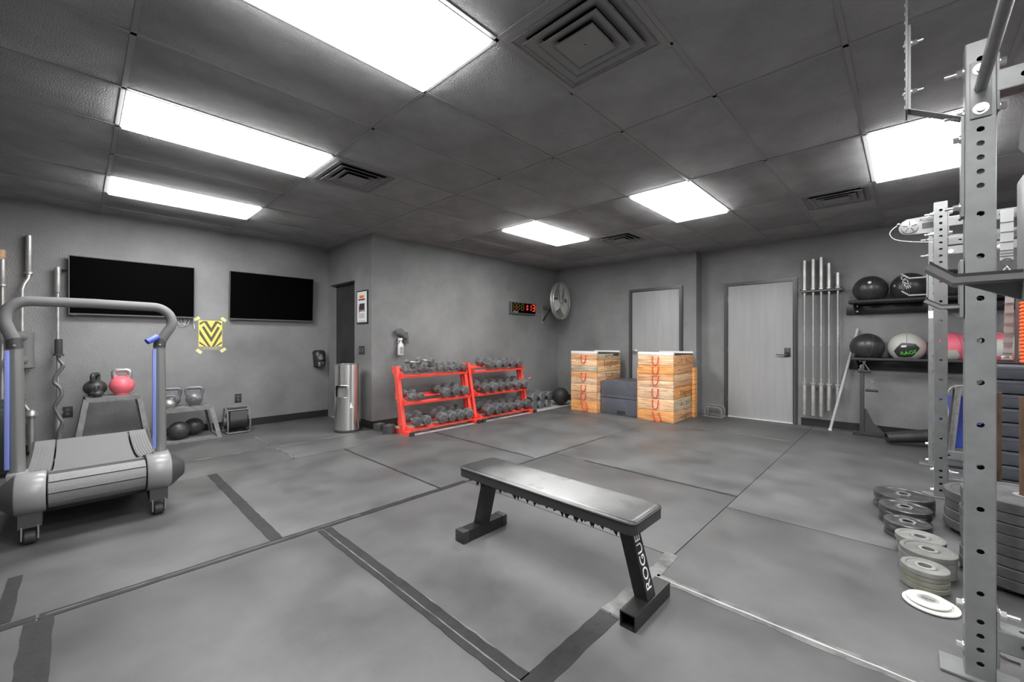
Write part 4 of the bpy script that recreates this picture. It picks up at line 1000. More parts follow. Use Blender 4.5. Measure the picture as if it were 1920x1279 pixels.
obj('inner_drum', MB().lathe([(0, .04), (br_ - .03, .04), (br_ - .03, .85)], 32, (*bc, 0)), 'boxsteel', t)
fa = [R(272 + 64 * i / 6) for i in range(7)]; pr_ = br_ + .002
wf = [(bc[0] + pr_ * math.cos(a), bc[1] + pr_ * math.sin(a), .463) for a in fa] + [(bc[0] + pr_ * math.cos(a), bc[1] + pr_ * math.sin(a), .618) for a in fa[::-1]]
obj('window_frame', MB().tube(wf, .005, 8, closed=True), 'chrome', t)
a = R(-12); obj('paper_corner', MB().prism([(-.0, .02), (.022, -.035), (-.018, -.035)], 0, .004, 'x').add([], []), 'paper', t, world=False) if False else None
p = Vector((bc[0] + .166 * math.cos(a), bc[1] + .166 * math.sin(a), .36))
obj('paper_corner', MB().add([p + Vector((0, 0, .04)), p + Vector((.022, .018, -.035)), p + Vector((.012, -.020, -.035)), p + Vector((-.004, 0, -.03))], [(0, 1, 2), (0, 2, 3), (0, 3, 1), (1, 3, 2)]), 'paper', t)

# ------------------------------------------------------------------ dumbbell racks
def rack(label, y0, y1):
    t = thing('dumbbell_rack', label, 'dumbbell rack', (-4.85, (y0 + y1) / 2, 0), group='red dumbbell racks')
    for y in (y0, y1):
        up = obj('upright', MB().bar((-4.73, y, .04), (-4.90, y, .86), .05, .075, (1, 0, 0)), 'red', t)
        obj('inner_channel', MB().bar((-4.765, y + (.03 if y == y0 else -.03), .05), (-4.925, y + (.03 if y == y0 else -.03), .83), .02, .045, (1, 0, 0)), 'red', up)
        for z in (.12, .40, .46, .74, .80):
            x = -4.73 - .17 * (z - .04) / .82; e = -1 if y == y0 else 1
            obj('bolt', MB().cyl((x, y + e * .024, z), (x, y + e * .034, z), .009, 8), 'barsteel', up)
        ft = obj('foot', MB().box(-5.18, -4.53, y - .026, y + .026, -.0115, .042, .002), 'red', t)
        obj('end_cap', MB().box(-4.545, -4.505, y - .029, y + .029, -.0118, .046, .004), 'rubber', ft)
    for zf, xf in ((.742, -4.765), (.395, -4.685), (.062, -4.62)):
        a, b = y0 + .028, y1 - .028
        # tray rails: front angle with lip, rear angle higher
        fr = MB().prism([(xf, zf - .03), (xf + .008, zf - .006), (xf + .002, zf - .005), (xf - .004, zf - .018), (xf - .075, zf + .008), (xf - .076, zf - .0)], a, b, 'y')
        obj('front_rail', fr, 'red', t)
        rr_ = MB().prism([(xf - .185, zf + .034), (xf - .185, zf + .040), (xf - .285, zf + .062), (xf - .285, zf + .078), (xf - .291, zf + .078), (xf - .291, zf + .052)], a, b, 'y')
        obj('rear_rail', rr_, 'red', t)
        for y in (y0, y1):
            e = .026 if y == y0 else -.026
            obj('tray_bracket', MB().prism([(xf + .006, zf - .03), (xf + .008, zf + .02), (xf - .28, zf + .115), (xf - .285, zf + .03), (xf - .12, zf - .045)], y + e - .004, y + e + .004, 'y'), 'red', t)
    return t
rack('red steel dumbbell rack nearest the steel bin', 2.91, 4.045)
rack('red steel dumbbell rack nearest the wooden blocks', 4.135, 5.30)
tap = math.atan2(.040, .24)
DB = {}
def dumbbell(label, pos, size, rz=0, tilt=None, group='hex dumbbells'):
    """size: (across flats, head length, total length); long axis X, the head at +X is the front one"""
    af, hl, L_ = size; key = size; tl = tap if tilt is None else tilt
    if key in DB: return dup(DB[key], label, pos, (0, tl, rz), group)
    t = thing('hex_dumbbell', label, 'dumbbell', pos, (0, tl, rz), group=group); DB[key] = t
    r = af / math.sqrt(3); c = .16 * af
    def hexp(rad, x): return [(x, rad * math.cos(PI / 6 + k * PI / 3 + PI / 6), rad * math.sin(PI / 6 + k * PI / 3 + PI / 6)) for k in range(6)]
    for s_ in (1, -1):
        xo, xi = s_ * L_ / 2, s_ * (L_ / 2 - hl)
        lay = [hexp(r * .62, xi), hexp(r * .98, xi + s_ * c * .7), hexp(r, xi + s_ * c), hexp(r, xo - s_ * c * .55), hexp(r * .93, xo - s_ * c * .2), hexp(r * .78, xo)]
        vv = sum(lay, []); ff = [tuple(range(5, -1, -1)), tuple(range(30, 36))]
        for i in range(5):
            for j in range(6): ff.append((i * 6 + j, i * 6 + (j + 1) % 6, (i + 1) * 6 + (j + 1) % 6, (i + 1) * 6 + j))
        h = obj('head', MB().add(vv, ff), 'hex', t, world=False, angle=25)
        obj('number_ring', MB().ring([(r * .42, 0), (r * .50, 0), (r * .50, s_ * .0016), (r * .42, s_ * .0016)], 16, (xo, 0, 0), 'x'), 'rubber', h, world=False)
    hh = L_ / 2 - hl; q = af * .11 + .005
    obj('handle', MB().lathe([(q * .8, -hh - .004), (q * .85, -hh * .8), (q * 1.08, -hh * .3), (q * 1.08, hh * .3), (q * .85, hh * .8), (q * .8, hh + .004)], 12, (0, 0, 0), 'x'), 'chrome', t, world=False)
    return t
XS, SS, SM, ML, MM, LL, XX = (.052, .050, .205), (.060, .060, .235), (.084, .078, .27), (.110, .098, .30), (.120, .108, .32), (.130, .120, .345), (.148, .150, .40)
LIFT = .017
TIER = {'top': (-4.785, .742), 'middle': (-4.70, .395), 'bottom': (-4.635, .062)}
def row(rackname, tier, ys_, sizes):
    xf, zf = TIER[tier]
    for i, (y, sz) in enumerate(zip(ys_, sizes)):
        L_ = sz[2]
        # the two heads rest on the sloping rails: front contact (xf-.04, zf-.004), slope tap
        nx, nz = math.sin(tap), math.cos(tap); cx = xf - .13 + random.uniform(-.006, .006)
        zs_ = zf + .014 + (.13 - .045) * math.tan(tap)
        off = sz[0] / 2 + LIFT
        dumbbell(f'hex dumbbell, {ORD[i]} from the steel bin, {tier} tier of the {rackname} rack', (cx + nx * off, y, zs_ + nz * off), sz, random.uniform(-.02, .02))
row('first red', 'top', [3.012, 3.086, 3.149, 3.236, 3.335, 3.432, 3.542, 3.655, 3.77, 3.879, 3.982], [SS, XS, XS, SM, SS, SS, SM, SM, SM, SM, SM])
row('first red', 'middle', [3.041, 3.168, 3.564, 3.736, 3.91], [SM, SM, MM, MM, MM])
row('first red', 'bottom', [3.058, 3.205, 3.451, 3.612, 3.765, 3.921], [ML, MM, LL, LL, LL, LL])
row('second red', 'top', [4.511, 4.682, 4.85, 5.018, 5.175], [LL, MM, MM, MM, MM])
row('second red', 'middle', [4.319, 4.500, 4.672, 4.850, 5.030, 5.21], [LL, LL, MM, MM, LL, LL])
row('second red', 'bottom', [4.32, 4.500, 4.672, 4.829, 5.020, 5.208], [XX, XX, LL, MM, LL, LL])
dumbbell('small gray hex dumbbell lying across the others near the bin end', (-4.93, 3.19, .912), SS, R(25), R(4))
dumbbell('gray hex dumbbell lying across the middle of the top tier of the first rack', (-4.91, 3.37, .930), SM, R(22), R(6))
FLOOR3 = 'big gray hex dumbbell on the concrete, {} from the second red rack'
XF = -4.93
for k, y in enumerate((5.545, 5.735, 5.930)): dumbbell(FLOOR3.format(ORD[k]), (XF, y, XX[0] / 2 - .0115), XX, 0, 0)
FL2 = 'big gray hex dumbbell lying on the floor row, {} from the second red rack'
for k, y in enumerate((5.545, 5.735, 5.930)): dumbbell(FL2.format(ORD[k]), (XF + .0 + .02 * k, y, XX[0] * 1.5 - .0105), XX, 0, 0)
t = thing('collar_clip', 'pink collar clip on the second red rack end', 'clip', (-4.70, 5.34, .56))
obj('knob', MB().ball((-4.70, 5.345, .555), .014, nu=12, nv=8), 'pink', t); obj('stem', MB().cyl((-4.70, 5.325, .555), (-4.70, 5.385, .565), .005, 8), 'pink', t)
obj('knob', MB().ball((-4.70, 5.385, .566), .012, nu=12, nv=8), 'pink', t)
ball('exercise_ball', 'dark gray exercise ball between the floor dumbbells and wooden blocks', (-4.74, 6.30, .158), .160, 'rubber', tilt=(0, 0, R(100)))

# change plates stacked on the concrete by the first rack
def small_plate(label, c, z, r, h, m, group, hole=.026, rim=.022, tilt=(0, 0, 0), spokes=False):
    t = thing('weight_plate', label, 'weight plate', (c[0], c[1], z), tilt, group=group)
    obj('disc', MB().ring([(r, .002), (r, h - .002), (r - .003, h), (r - rim, h), (r - rim - .004, h - .004), (hole + .020, h - .004), (hole + .016, h), (hole, h), (hole, 0), (r - .003, 0)], 36), m, t, world=False)
    obj('hub_ring', MB().ring([(hole + .012, h - .0004), (hole + .012, h + .0003), (hole - .0005, h + .0003), (hole - .0005, h - .0004)], 24), 'barsteel', t, world=False)
    if spokes:
        for k in range(3):
            a = R(20 + 120 * k); b = a + R(62); n = 6; ri, ro = hole + .024, r - rim - .008
            pts = [(ro * math.cos(a + (b - a) * i / n), ro * math.sin(a + (b - a) * i / n)) for i in range(n + 1)] + [(ri * math.cos(b + (a - b) * i / n), ri * math.sin(b + (a - b) * i / n)) for i in range(n + 1)]
            obj('recess', MB().prism(pts, h - .0045, h - .0032, 'z'), 'darkprint', t, world=False)
    return t
for nm, c, n_, r in (('stack against the wall', (-5.13, 2.79), 6, .078), ('stack before the first rack foot', (-4.88, 2.79), 7, .080)):
    for k in range(n_): small_plate(f'small dark plate, {ORD[n_ - 1 - k]} from the top of the {nm}', (c[0] + random.uniform(-.003, .003), c[1] + random.uniform(-.003, .003)), -.0115 + k * .0172, r - .004 * (k % 2), .0168, 'iron', 'change plates by the dumbbell rack', .014, .012)

# loose plates on the mats by the rig
GP = 'loose plates by the rig'
for nm, c, n_, r, h, m, sp, tl in (('first floor stack from the far upright', (-.012, 4.10), 4, .162, .026, 'iron', True, R(1.5)), ('second floor stack from the far upright', (-.012, 3.79), 4, .131, .026, 'iron', True, R(2)),
                            ('third floor stack from the far upright', (.002, 3.54), 4, .110, .022, 'iron', True, R(2))):
    for k in range(n_): small_plate(f'dark iron plate, {ORD[n_ - 1 - k]} from the top of the {nm}', (c[0] + random.uniform(-.006, .006), c[1] + random.uniform(-.006, .006)), .0015 + k * (h + .0008), r - (.008 if k == 1 else 0), h, m, GP, .027, .026, (0, 0, k * .7), sp)
for nm, c, n_, r, h, m in (('stack beside the iron plates', (.058, 3.315), 3, .106, .030, 'graybumper'), ('thickest pale stack', (.082, 3.085), 4, .110, .0275, 'graybumper'), ('stack nearest the white plates', (.062, 2.885), 4, .088, .024, 'oliveplate')):
    for k in range(n_): small_plate(f'gray rubber plate, {ORD[n_ - 1 - k]} from the top of the {nm}', (c[0] + random.uniform(-.005, .005), c[1] + random.uniform(-.005, .005)), .0015 + k * (h + .0006), r, h, 'oliveplate' if m == 'oliveplate' and k < 3 else 'graybumper', GP, .026, .018)
small_plate('white plate lying flat under the smaller white plate', (.080, 2.690), .0015, .096, .009, 'whiteplate', GP, .026, .02)
small_plate('smaller white plate lying on the other white plate', (.072, 2.697), .0122, .076, .009, 'whiteplate', GP, .026, .016)

# ------------------------------------------------------------------ fittings on the dumbbell wall
t = thing('wall_fan', 'gray caged wall fan on a bracket in the far corner', 'fan', (XJ, 6.42, 1.7))
B0 = (XJ, 6.44)
obj('wall_plate', MB().box(XJ, XJ + .008, 6.42, 6.46, 1.56, 1.90, .002), 'barsteel', t)
obj('bracket_arm', MB().bar((XJ + .008, 6.44, 1.875), (XJ + .30, 6.43, 1.90), .03, .03), 'bezel', t)
obj('bracket_strut', MB().bar((XJ + .008, 6.44, 1.60), (XJ + .27, 6.43, 1.88), .022, .022), 'black', t)
for z in (1.58, 1.72, 1.87): obj('bolt', MB().cyl((XJ + .006, 6.44, z), (XJ + .014, 6.44, z), .010, 8), 'zinc', t)
fc = Vector((-4.84, 6.43, 1.97)); fd = Vector((.936, .164, -.05)).normalized()
fm = frame(fc, Vector((-fd.y, fd.x, 0)), Vector((0, 0, 1)))
ux = Vector((fm[0][0], fm[1][0], fm[2][0])); 
zz_ = ux.cross(Vector((0, 0, 1))).normalized()
if zz_.dot(fd) < 0: ux = -ux
uy = Vector((0, 0, 1)); nz_ = ux.cross(uy)
fm = Matrix(((ux.x, uy.x, nz_.x, fc.x), (ux.y, uy.y, nz_.y, fc.y), (ux.z, uy.z, nz_.z, fc.z), (0, 0, 0, 1)))
RF = .345
mb = MB(); mb.m = fm; mb.lathe([(.0, -.20), (.07, -.195), (.085, -.17), (.085, -.08), (.05, -.06), (0, -.06)], 20); obj('motor', mb, 'bezel', t)
mb = MB(); mb.m = fm; mb.lathe([(.0, -.02), (.05, -.02), (.055, .02), (.03, .05), (0, .055)], 20); obj('hub', mb, 'kettlesteel', t)
for k in range(3):
    mb = MB(); mb.m = fm @ Matrix.Rotation(R(84 + 120 * k), 4, 'Z')
    vv = []; 
    for i, (x, h0) in enumerate(((.045, .05), (.12, .085), (.22, .105), (.29, .10), (.315, .07))):
        tw = R(20 - 30 * x)
        for s_ in (-1, 1):
            for q in (-.002, .002): vv.append((x + (.02 if s_ < 0 else 0), s_ * h0 * math.cos(tw), s_ * h0 * math.sin(tw) + q))
    ff = [(0, 1, 3, 2), (16, 18, 19, 17)]
    for i in range(4):
        o, q = i * 4, i * 4 + 4; ff += [(o, o + 2, q + 2, q), (o + 1, q + 1, q + 3, o + 3), (o, q, q + 1, o + 1), (o + 2, o + 3, q + 3, q + 2)]
    obj('blade', mb.add(vv, ff), 'palevinyl', t)
for z, nm in ((.028, 'cage_ring'), (-.028, 'cage_ring')):
    mb = MB(); mb.m = fm; mb.tube([(RF * math.cos(2 * PI * i / 48), RF * math.sin(2 * PI * i / 48), z) for i in range(48)], .011, 8, closed=True); obj(nm, mb, 'barsteel', t)
mb = MB(); mb.m = fm
mb.ring([(RF + .004, -.03), (RF + .004, .03), (RF, .03), (RF, -.03)], 48); obj('cage_band', mb, 'barsteel', t)
for r, z in ((.09, .105), (.17, .10), (.25, .085)):
    mb = MB(); mb.m = fm; mb.tube([(r * math.cos(2 * PI * i / 40), r * math.sin(2 * PI * i / 40), z) for i in range(40)], .0022, 5, closed=True); obj('cage_ring', mb, 'barsteel', t)
for k in range(30):
    a = 2 * PI * k / 30; mb = MB(); mb.m = fm; c_, s_ = math.cos(a), math.sin(a); c2, s2 = math.cos(a + .45), math.sin(a + .45); c1, s1 = math.cos(a + .2), math.sin(a + .2)
    mb.tube([(.05 * c_, .05 * s_, .108), (.15 * c1, .15 * s1, .102), (.25 * c2, .25 * s2, .085), (RF * c2, RF * s2, .028), (RF * c2, RF * s2, -.028), (.22 * c2, .22 * s2, -.085), (.08 * c2, .08 * s2, -.095)], .0021, 4); obj('cage_wire', mb, 'palevinyl', t)
mb = MB(); mb.m = fm; mb.lathe([(0, .108), (.045, .107), (.045, .113), (0, .116)], 20); obj('cage_badge', mb, 'bezel', t)
obj('yoke', MB().bar((XJ + .29, 6.43, 1.90), fc + fd * -.14, .03, .03), 'bezel', t)

t = thing('wall_clock', 'black digital interval clock with lit red digits beside the fan', 'clock', (XJ, 5.82, 1.82))
ty0, ty1, tz0, tz1 = 5.475, 6.17, 1.705, 1.925; tx = XJ + .05
obj('case', MB().box(XJ + .001, tx, ty0, ty1, tz0, tz1, .006), 'bezel', t)
obj('face', MB().box(tx - .002, tx + .002, ty0 + .035, ty1 - .012, tz0 + .02, tz1 - .015), 'screen', t)
SEG = {'0': 'abcdef', '1': 'bc', '3': 'abcdg', '8': 'abcdefg'}
def digit(ch, yc, zc, w_, h, m):
    th = .014
    P = {'a': (0, h, 1), 'g': (0, 0, 1), 'd': (0, -h, 1), 'f': (-w_, h / 2, 0), 'b': (w_, h / 2, 0), 'e': (-w_, -h / 2, 0), 'c': (w_, -h / 2, 0)}
    mb = MB()
    for k in SEG[ch]:
        a, b, hor = P[k]; sh = .06 * b
        if hor: mb.box(tx + .0018, tx + .0032, yc + a + sh - w_ + .008, yc + a + sh + w_ - .008, zc + b - th / 2, zc + b + th / 2)
        else: mb.box(tx + .0018, tx + .0032, yc + a + sh - th / 2, yc + a + sh + th / 2, zc + b - h / 2 + .008, zc + b + h / 2 - .008)
    obj('digit', mb, m, t)
zc = 1.835
for y, ch, m in ((5.575, '8', 'ledoff'), (5.665, '8', 'ledoff'), (5.79, '8', 'ledoff'), (5.885, '1', 'ledon'), (6.00, '1', 'ledon'), (6.105, '3', 'ledon')): digit(ch, y, zc, .033, .058, m)
for y, m in ((5.727, 'ledoff'), (5.945, 'ledon')):
    mb = MB()
    for dz_ in (-.025, .025): mb.box(tx + .0018, tx + .0032, y - .008, y + .008, zc + dz_ - .008, zc + dz_ + .008)
    obj('colon', mb, m, t)
text('lettering', 'ROGUE', .034, 'print', t, frame((tx + .0022, 5.60, 1.742), (0, 1, 0), (0, 0, 1)), .0004, sx=1.2)

t = thing('towel', 'crumpled gray towel hung on the wall above the spray bottle', 'towel', (XJ, 3.24, 1.32))
mb = MB(); vv = []; ff = []; nu, nv = 22, 14
for i in range(nu):
    for j in range(nv):
        u, v = i / (nu - 1), j / (nv - 1); a = 2 * PI * j / nv
        y = 3.115 + .19 * u; z = 1.335 - .01 * math.sin(u * 5) - .115 * max(0, u - .45) * 1.6
        r = .014 + .032 * math.sin(PI * min(1, u * 1.05)) ** .7 + .006 * math.sin(a * 3 + u * 9)
        vv.append((XJ + .05 + r * .9 * math.cos(a), y + .012 * math.sin(a * 2 + u * 7), z + r * 1.15 * math.sin(a) - (.025 * u if math.sin(a) < 0 else 0)))
for i in range(nu - 1):
    for j in range(nv): ff.append((i * nv + j, i * nv + (j + 1) % nv, (i + 1) * nv + (j + 1) % nv, (i + 1) * nv + j))
ff += [tuple(range(nv - 1, -1, -1)), tuple(range((nu - 1) * nv, nu * nv))]
obj('roll', mb.add(vv, ff), 'cloth', t, angle=180)
vv = []; ff = []
for i in range(9):
    for j in range(9):
        u, v = i / 8, j / 8; vv.append((XJ + .055 + .018 * math.sin(u * 8 + v * 3), 3.19 + .10 * u + .05 * v, 1.345 - .16 * v - .02 * u))
for i in range(8):
    for j in range(8): ff.append((i * 9 + j, i * 9 + j + 1, (i + 1) * 9 + j + 1, (i + 1) * 9 + j))
f = MB().add(vv, ff); f.add([Vector(p) - Vector((.006, 0, 0)) for p in vv], [q[::-1] for q in ff]); obj('fold', f, 'cloth', t, angle=180)
obj('hook', MB().tube([(XJ, 3.18, 1.34), (XJ + .06, 3.18, 1.335), (XJ + .075, 3.18, 1.36)], .006, 8), 'bezel', t)
t = thing('spray_bottle', 'white spray bottle hanging under the gray towel', 'bottle', (XJ + .05, 3.19, 1.0))
bc2 = (XJ + .055, 3.185)
obj('body', MB().lathe([(0, 1.0), (.040, 1.0), (.044, 1.006), (.044, 1.125), (.040, 1.15), (.018, 1.185), (.014, 1.20), (.014, 1.215)], 24, (*bc2, 0), 'z', (.75, 1)), 'bottle', t)
obj('label', MB().box(XJ + .0865, XJ + .0885, 3.158, 3.205, 1.02, 1.115), 'grayprint', t)
obj('nozzle', MB().box(XJ + .035, XJ + .075, 3.15, 3.205, 1.21, 1.245, .006), 'bottle', t)
obj('trigger', MB().tube([(XJ + .06, 3.155, 1.215), (XJ + .06, 3.14, 1.19), (XJ + .06, 3.15, 1.165)], .005, 8), 'bottle', t)

# ------------------------------------------------------------------ stacked wooden jerk blocks and vinyl boxes
def plank_box(label, x0, x1, y0, y1, z0, z1, n_, m_front, slots, word, group, top=False, handle='u'):
    t = thing('wooden_block', label, 'jerk block', ((x0 + x1) / 2, (y0 + y1) / 2, z0), group=group); g = .003; th = .035
    hs = (z1 - z0 - .001) / n_
    for k in range(n_):
        a, b = z0 + .0008 + k * hs, z0 + .0008 + (k + 1) * hs - g
        mm = m_front[k % len(m_front)]; ms = m_front[(k + 1) % len(m_front)]
        obj('plank', MB().box(x0, x1, y0, y0 + th, a, b, .0025), mm, t)
        obj('plank', MB().box(x1 - th, x1, y0 + th + .001, y1, a, b, .0025), ms, t)
        obj('plank', MB().box(x0, x0 + th, y0 + th + .001, y1, a, b, .0025), mm, t)
    obj('plank', MB().box(x0 + th + .001, x1 - th - .001, y1 - th, y1, z0 + .001, z1 - .004), 'wood', t)
    if not top: pass
    if slots:
        zc = z1 - hs * .5
        for y in (y0 + .30, y0 + .50): obj('slot', MB().box(x1 - .01, x1 + .0012, y - .012, y + .012, zc - .022, zc + .022, .004), 'darkprint', t)
    if word:
        text('lettering', 'Legion', min(.13, (z1 - z0) * .66), 'olive', t, frame((x1 + .0006, (y0 + y1) / 2 + .08, (z0 + z1) / 2 - .01), (0, 1, 0), (0, 0, 1)), .0008, sx=1.45)
        if top: obj('maker_plate', MB().box(x1, x1 + .002, y1 - .24, y1 - .06, z1 - .045, z1 - .012), 'darkprint', t)
    cx = (x0 + x1) / 2 + .005; hh = (z1 - z0); zt_ = z1 - .035 * min(1, hh / .15); dp = min(.12, hh * .72)
    if handle == 'u':
        pa = [(cx - .045, y0 + .004, zt_), (cx - .047, y0 - .012, zt_ - .01), (cx - .043, y0 - .018, zt_ - dp * .6), (cx - .02, y0 - .020, zt_ - dp), (cx + .02, y0 - .020, zt_ - dp), (cx + .043, y0 - .018, zt_ - dp * .6), (cx + .047, y0 - .012, zt_ - .01), (cx + .045, y0 + .004, zt_)]
    else:
        pa = [(cx - .05, y0 + .004, zt_), (cx - .03, y0 - .014, zt_ - .03), (cx + .0, y0 - .018, zt_ - dp), (cx + .07, y0 - .018, zt_ - dp - .01), (cx + .085, y0 - .016, zt_ - dp + .02), (cx + .055, y0 - .012, zt_ - .01), (cx + .05, y0 + .004, zt_)]
    h = obj('rope_handle', MB().tube(smooth(pa, 3), .0068, 7), 'redrope', t)
    for q in (0, -1):
        p = Vector(pa[q]); obj('knot', MB().ball((p.x, y0 - .006, p.z), .011, nu=10, nv=8), 'redrope', h)
    if top:
        obj('cover_plate', MB().box(x0, x1, y0, y1, z1 - .003, z1 + .012, .002), 'rubber', t)
        for ya, yb in ((y0 - .001, y0 + .04), (y1 - .04, y1 + .001)):
            obj('stop_rail', MB().box(x0 - .002, x1 + .002, ya, yb, z1 - .002, z1 + .042, .002), 'white', t)
    return t
WP, WW, WG = 'wood', 'woodpale', 'woodgray'
GS = 'stacked wooden jerk blocks'
def stack(name, x0, x1, y0, y1, fr, spec):
    zt_ = spec['h']; zs = [.0012 + zt_ * f for f in fr]; n_ = len(fr) - 1
    for k in range(n_):
        planks, mf, slots, word, hd = spec['b'][k]
        j = random.uniform(-.003, .003)
        plank_box(f'pine block, {ORD[n_ - 1 - k]} from the top of {name}', x0 + j, x1 + j, y0 + random.uniform(-.003, .003), y1, zs[k], zs[k + 1], planks, mf, slots, word, GS, k == n_ - 1, hd)
stack('the stack beside the exercise ball', -4.235, -3.72, 5.93, 6.71, [0, .195, .345, .475, .69, 1], dict(h=.985, b=[(1, [WP], 0, 0, 'x'), (1, [WP, WW], 0, 0, 'u'), (1, [WW, WP], 0, 0, 'u'), (2, [WW, WP], 1, 0, 'u'), (3, [WG, WW, WP], 1, 1, 'u')]))
stack('the stack between the two doors', -3.0, -2.452, 5.965, 6.76, [0, .165, .345, .515, .71, .845, 1], dict(h=.992, b=[(1, [WP], 0, 1, 'x'), (1, [WW, WG], 1, 0, 'u'), (1, [WW, WP], 0, 1, 'u'), (2, [WW, WP], 0, 0, 'u'), (1, [WP], 0, 0, 'u'), (1, [WW, WP], 1, 0, 'u')]))
t = thing('wooden_board', 'orange board standing upright against the block stack by the recess', 'board', (-2.43, 6.80, 0)); obj('board', MB().box(-2.444, -2.405, 6.66, 6.78, .0012, .78, .002), 'wood', t)
t = thing('wooden_board', 'short board on the door side of the block stack between the doors', 'board', (-3.03, 6.05, .55)); obj('board', MB().box(-3.030, -3.006, 5.99, 6.75, .0012, .80, .002), 'wood', t)
t = thing('wooden_board', 'narrow board beside the exercise ball on the block stack', 'board', (-4.26, 6.1, 0)); obj('board', MB().box(-4.264, -4.242, 6.02, 6.68, .0012, .73, .002), 'wood', t)
def vbox(label, z0, z1, flap):
    t = thing('foam_box', label, 'plyo box', (-3.36, 6.40, z0), group='slate foam plyo boxes')
    obj('body', MB().box(-3.695, -3.047, 6.03, 6.75, z0, z1, .018), 'boxvinyl', t)
    if flap: obj('flap', MB().box(-3.698, -3.043, 6.024, 6.75, z0 + .0005, z0 + .035, .004), 'boxvinyl', t)
    for x in (-3.692, -3.049): obj('piping', MB().cyl((x * 1.0, 6.035, z0 + .02), (x, 6.035, z1 - .012), .005, 8), 'boxvinyl', t)
    obj('piping', MB().cyl((-3.67, 6.034, z1 - .006), (-3.05, 6.034, z1 - .006), .005, 8), 'boxvinyl', t)
    return t
b1 = vbox('slate vinyl foam box on the floor between the block stacks', .0012, .272, False)
obj('tag_patch', MB().box(-3.40, -3.255, 6.026, 6.031, .022, .075), 'darkprint', b1)
vbox('slate vinyl foam box on top of the other foam box', .2735, .545, True)

# ------------------------------------------------------------------ low bars by the recess
t = thing('push_up_bars', 'pair of low welded steel bars joined on a flat base by the recess', 'parallettes', (-2.2, 7.0, 0))
for y, x0, x1, h in ((6.905, -2.335, -2.085, .155), (7.085, -2.345, -2.095, .165)):
    pa = [(x0, y, .012), (x0, y, h - .06)] + arc((x0 + .06, h - .06), .06, 180, 90, 5, lambda a, b: (a, y, b)) + arc((x1 - .06, h - .06), .06, 90, 0, 5, lambda a, b: (a, y, b)) + [(x1, y, h - .06), (x1, y, .012)]
    obj('hoop', MB().tube(pa, .012, 12), 'treadcover', t)
obj('base', MB().box(-2.36, -2.07, 6.885, 6.925, .0012, .014, .002), 'treadcover', t); obj('base', MB().box(-2.36, -2.07, 7.065, 7.105, .0012, .014, .002), 'treadcover', t)
for x in (-2.335, -2.085): obj('cross_tie', MB().box(x - .015, x + .015, 6.92, 7.07, .0012, .012, .002), 'treadcover', t)

# ------------------------------------------------------------------ barbells on the wall rack
t = thing('bar_rack', 'long flat wall rail with slots holding the vertical barbells', 'wall rack', (-.87, YB, 1.91))
obj('back_board', MB().box(-1.09, -.42, YB - .012, YB, 1.88, 2.06, .002), 'wall', t)
obj('rail', MB().box(-1.10, -.62, YB - .080, YB - .012, 1.895, 1.912, .002), 'benchsteel', t)
for a_, b_ in ((-1.10, -1.063), (-1.027, -.963), (-.927, -.873), (-.837, -.786), (-.750, -.690), (-.654, -.62)): obj('tooth', MB().box(a_, b_, YB - .135, YB - .079, 1.895, 1.912, .002), 'benchsteel', t)
for x in (-1.093, -.995, -.90, -.8115, -.72, -.627): obj('prong', MB().box(x - .006, x + .006, YB - .135, YB - .10, 1.912, 1.935, .002), 'benchsteel', t)
obj('rail_lip', MB().box(-1.10, -.62, YB - .139, YB - .134, 1.888, 1.911), 'bezel', t)
def vbar(label, x, ztop, zbot, zcol):
    yb = YB - .10
    t = thing('barbell', label, 'barbell', (x, yb, zbot), group='barbells hung on the wall rail')
    obj('shaft', MB().cyl((x, yb, zcol), (x, yb, 1.93), .0142, 14), 'barsteel', t)
    obj('sleeve', MB().lathe([(.022, 0), (.0252, .004), (.0252, ztop - 1.94 - .004), (.021, ztop - 1.94)], 20, (x, yb, 1.94)), 'barsteel', t)
    obj('collar', MB().lathe([(.030, 0), (.036, .004), (.036, .024), (.028, .03)], 20, (x, yb, 1.914)), 'barsteel', t)
    obj('sleeve', MB().lathe([(.021, 0), (.0252, .005), (.0252, zcol - zbot - .01), (.024, zcol - zbot)], 20, (x, yb, zbot)), 'barsteel', t)
    obj('collar', MB().lathe([(.028, 0), (.037, .006), (.037, .03), (.022, .036)], 20, (x, yb, zcol)), 'barsteel', t)
    obj('knurling', MB().cyl((x, yb, zcol + .10), (x, yb, zcol + .55), .0150, 14), 'knurl', t)
    obj('knurling', MB().cyl((x, yb, 1.42), (x, yb, 1.86), .0150, 14), 'knurl', t)
for k, (x, a, b, c) in enumerate(((-1.045, 2.345, .158, .59), (-.945, 2.35, .155, .59), (-.855, 2.365, .155, .585), (-.768, 2.27, .245, .59), (-.672, 2.13, .375, .585))):
    vbar(['steel barbell on the wall rail next to the gray door', 'steel barbell second from the gray door on the wall rail', 'tallest barbell in the middle of the wall rail', 'shorter barbell fourth from the gray door on the wall rail', 'shortest barbell at the ball end of the wall rail'][k], x, a, b, c)
t = thing('leaning_pole', 'pale gray pole leaning on the wall between barbells and ball shelf', 'pole', (-.70, 7.0, 0))
obj('tube', MB().cyl((-.742, 6.965, .012), (-.470, 7.165, 1.365), .017, 16), 'pvc', t)
obj('end_cap', MB().cyl((-.744, 6.963, .0012), (-.739, 6.967, .025), .019, 16), 'white', t)

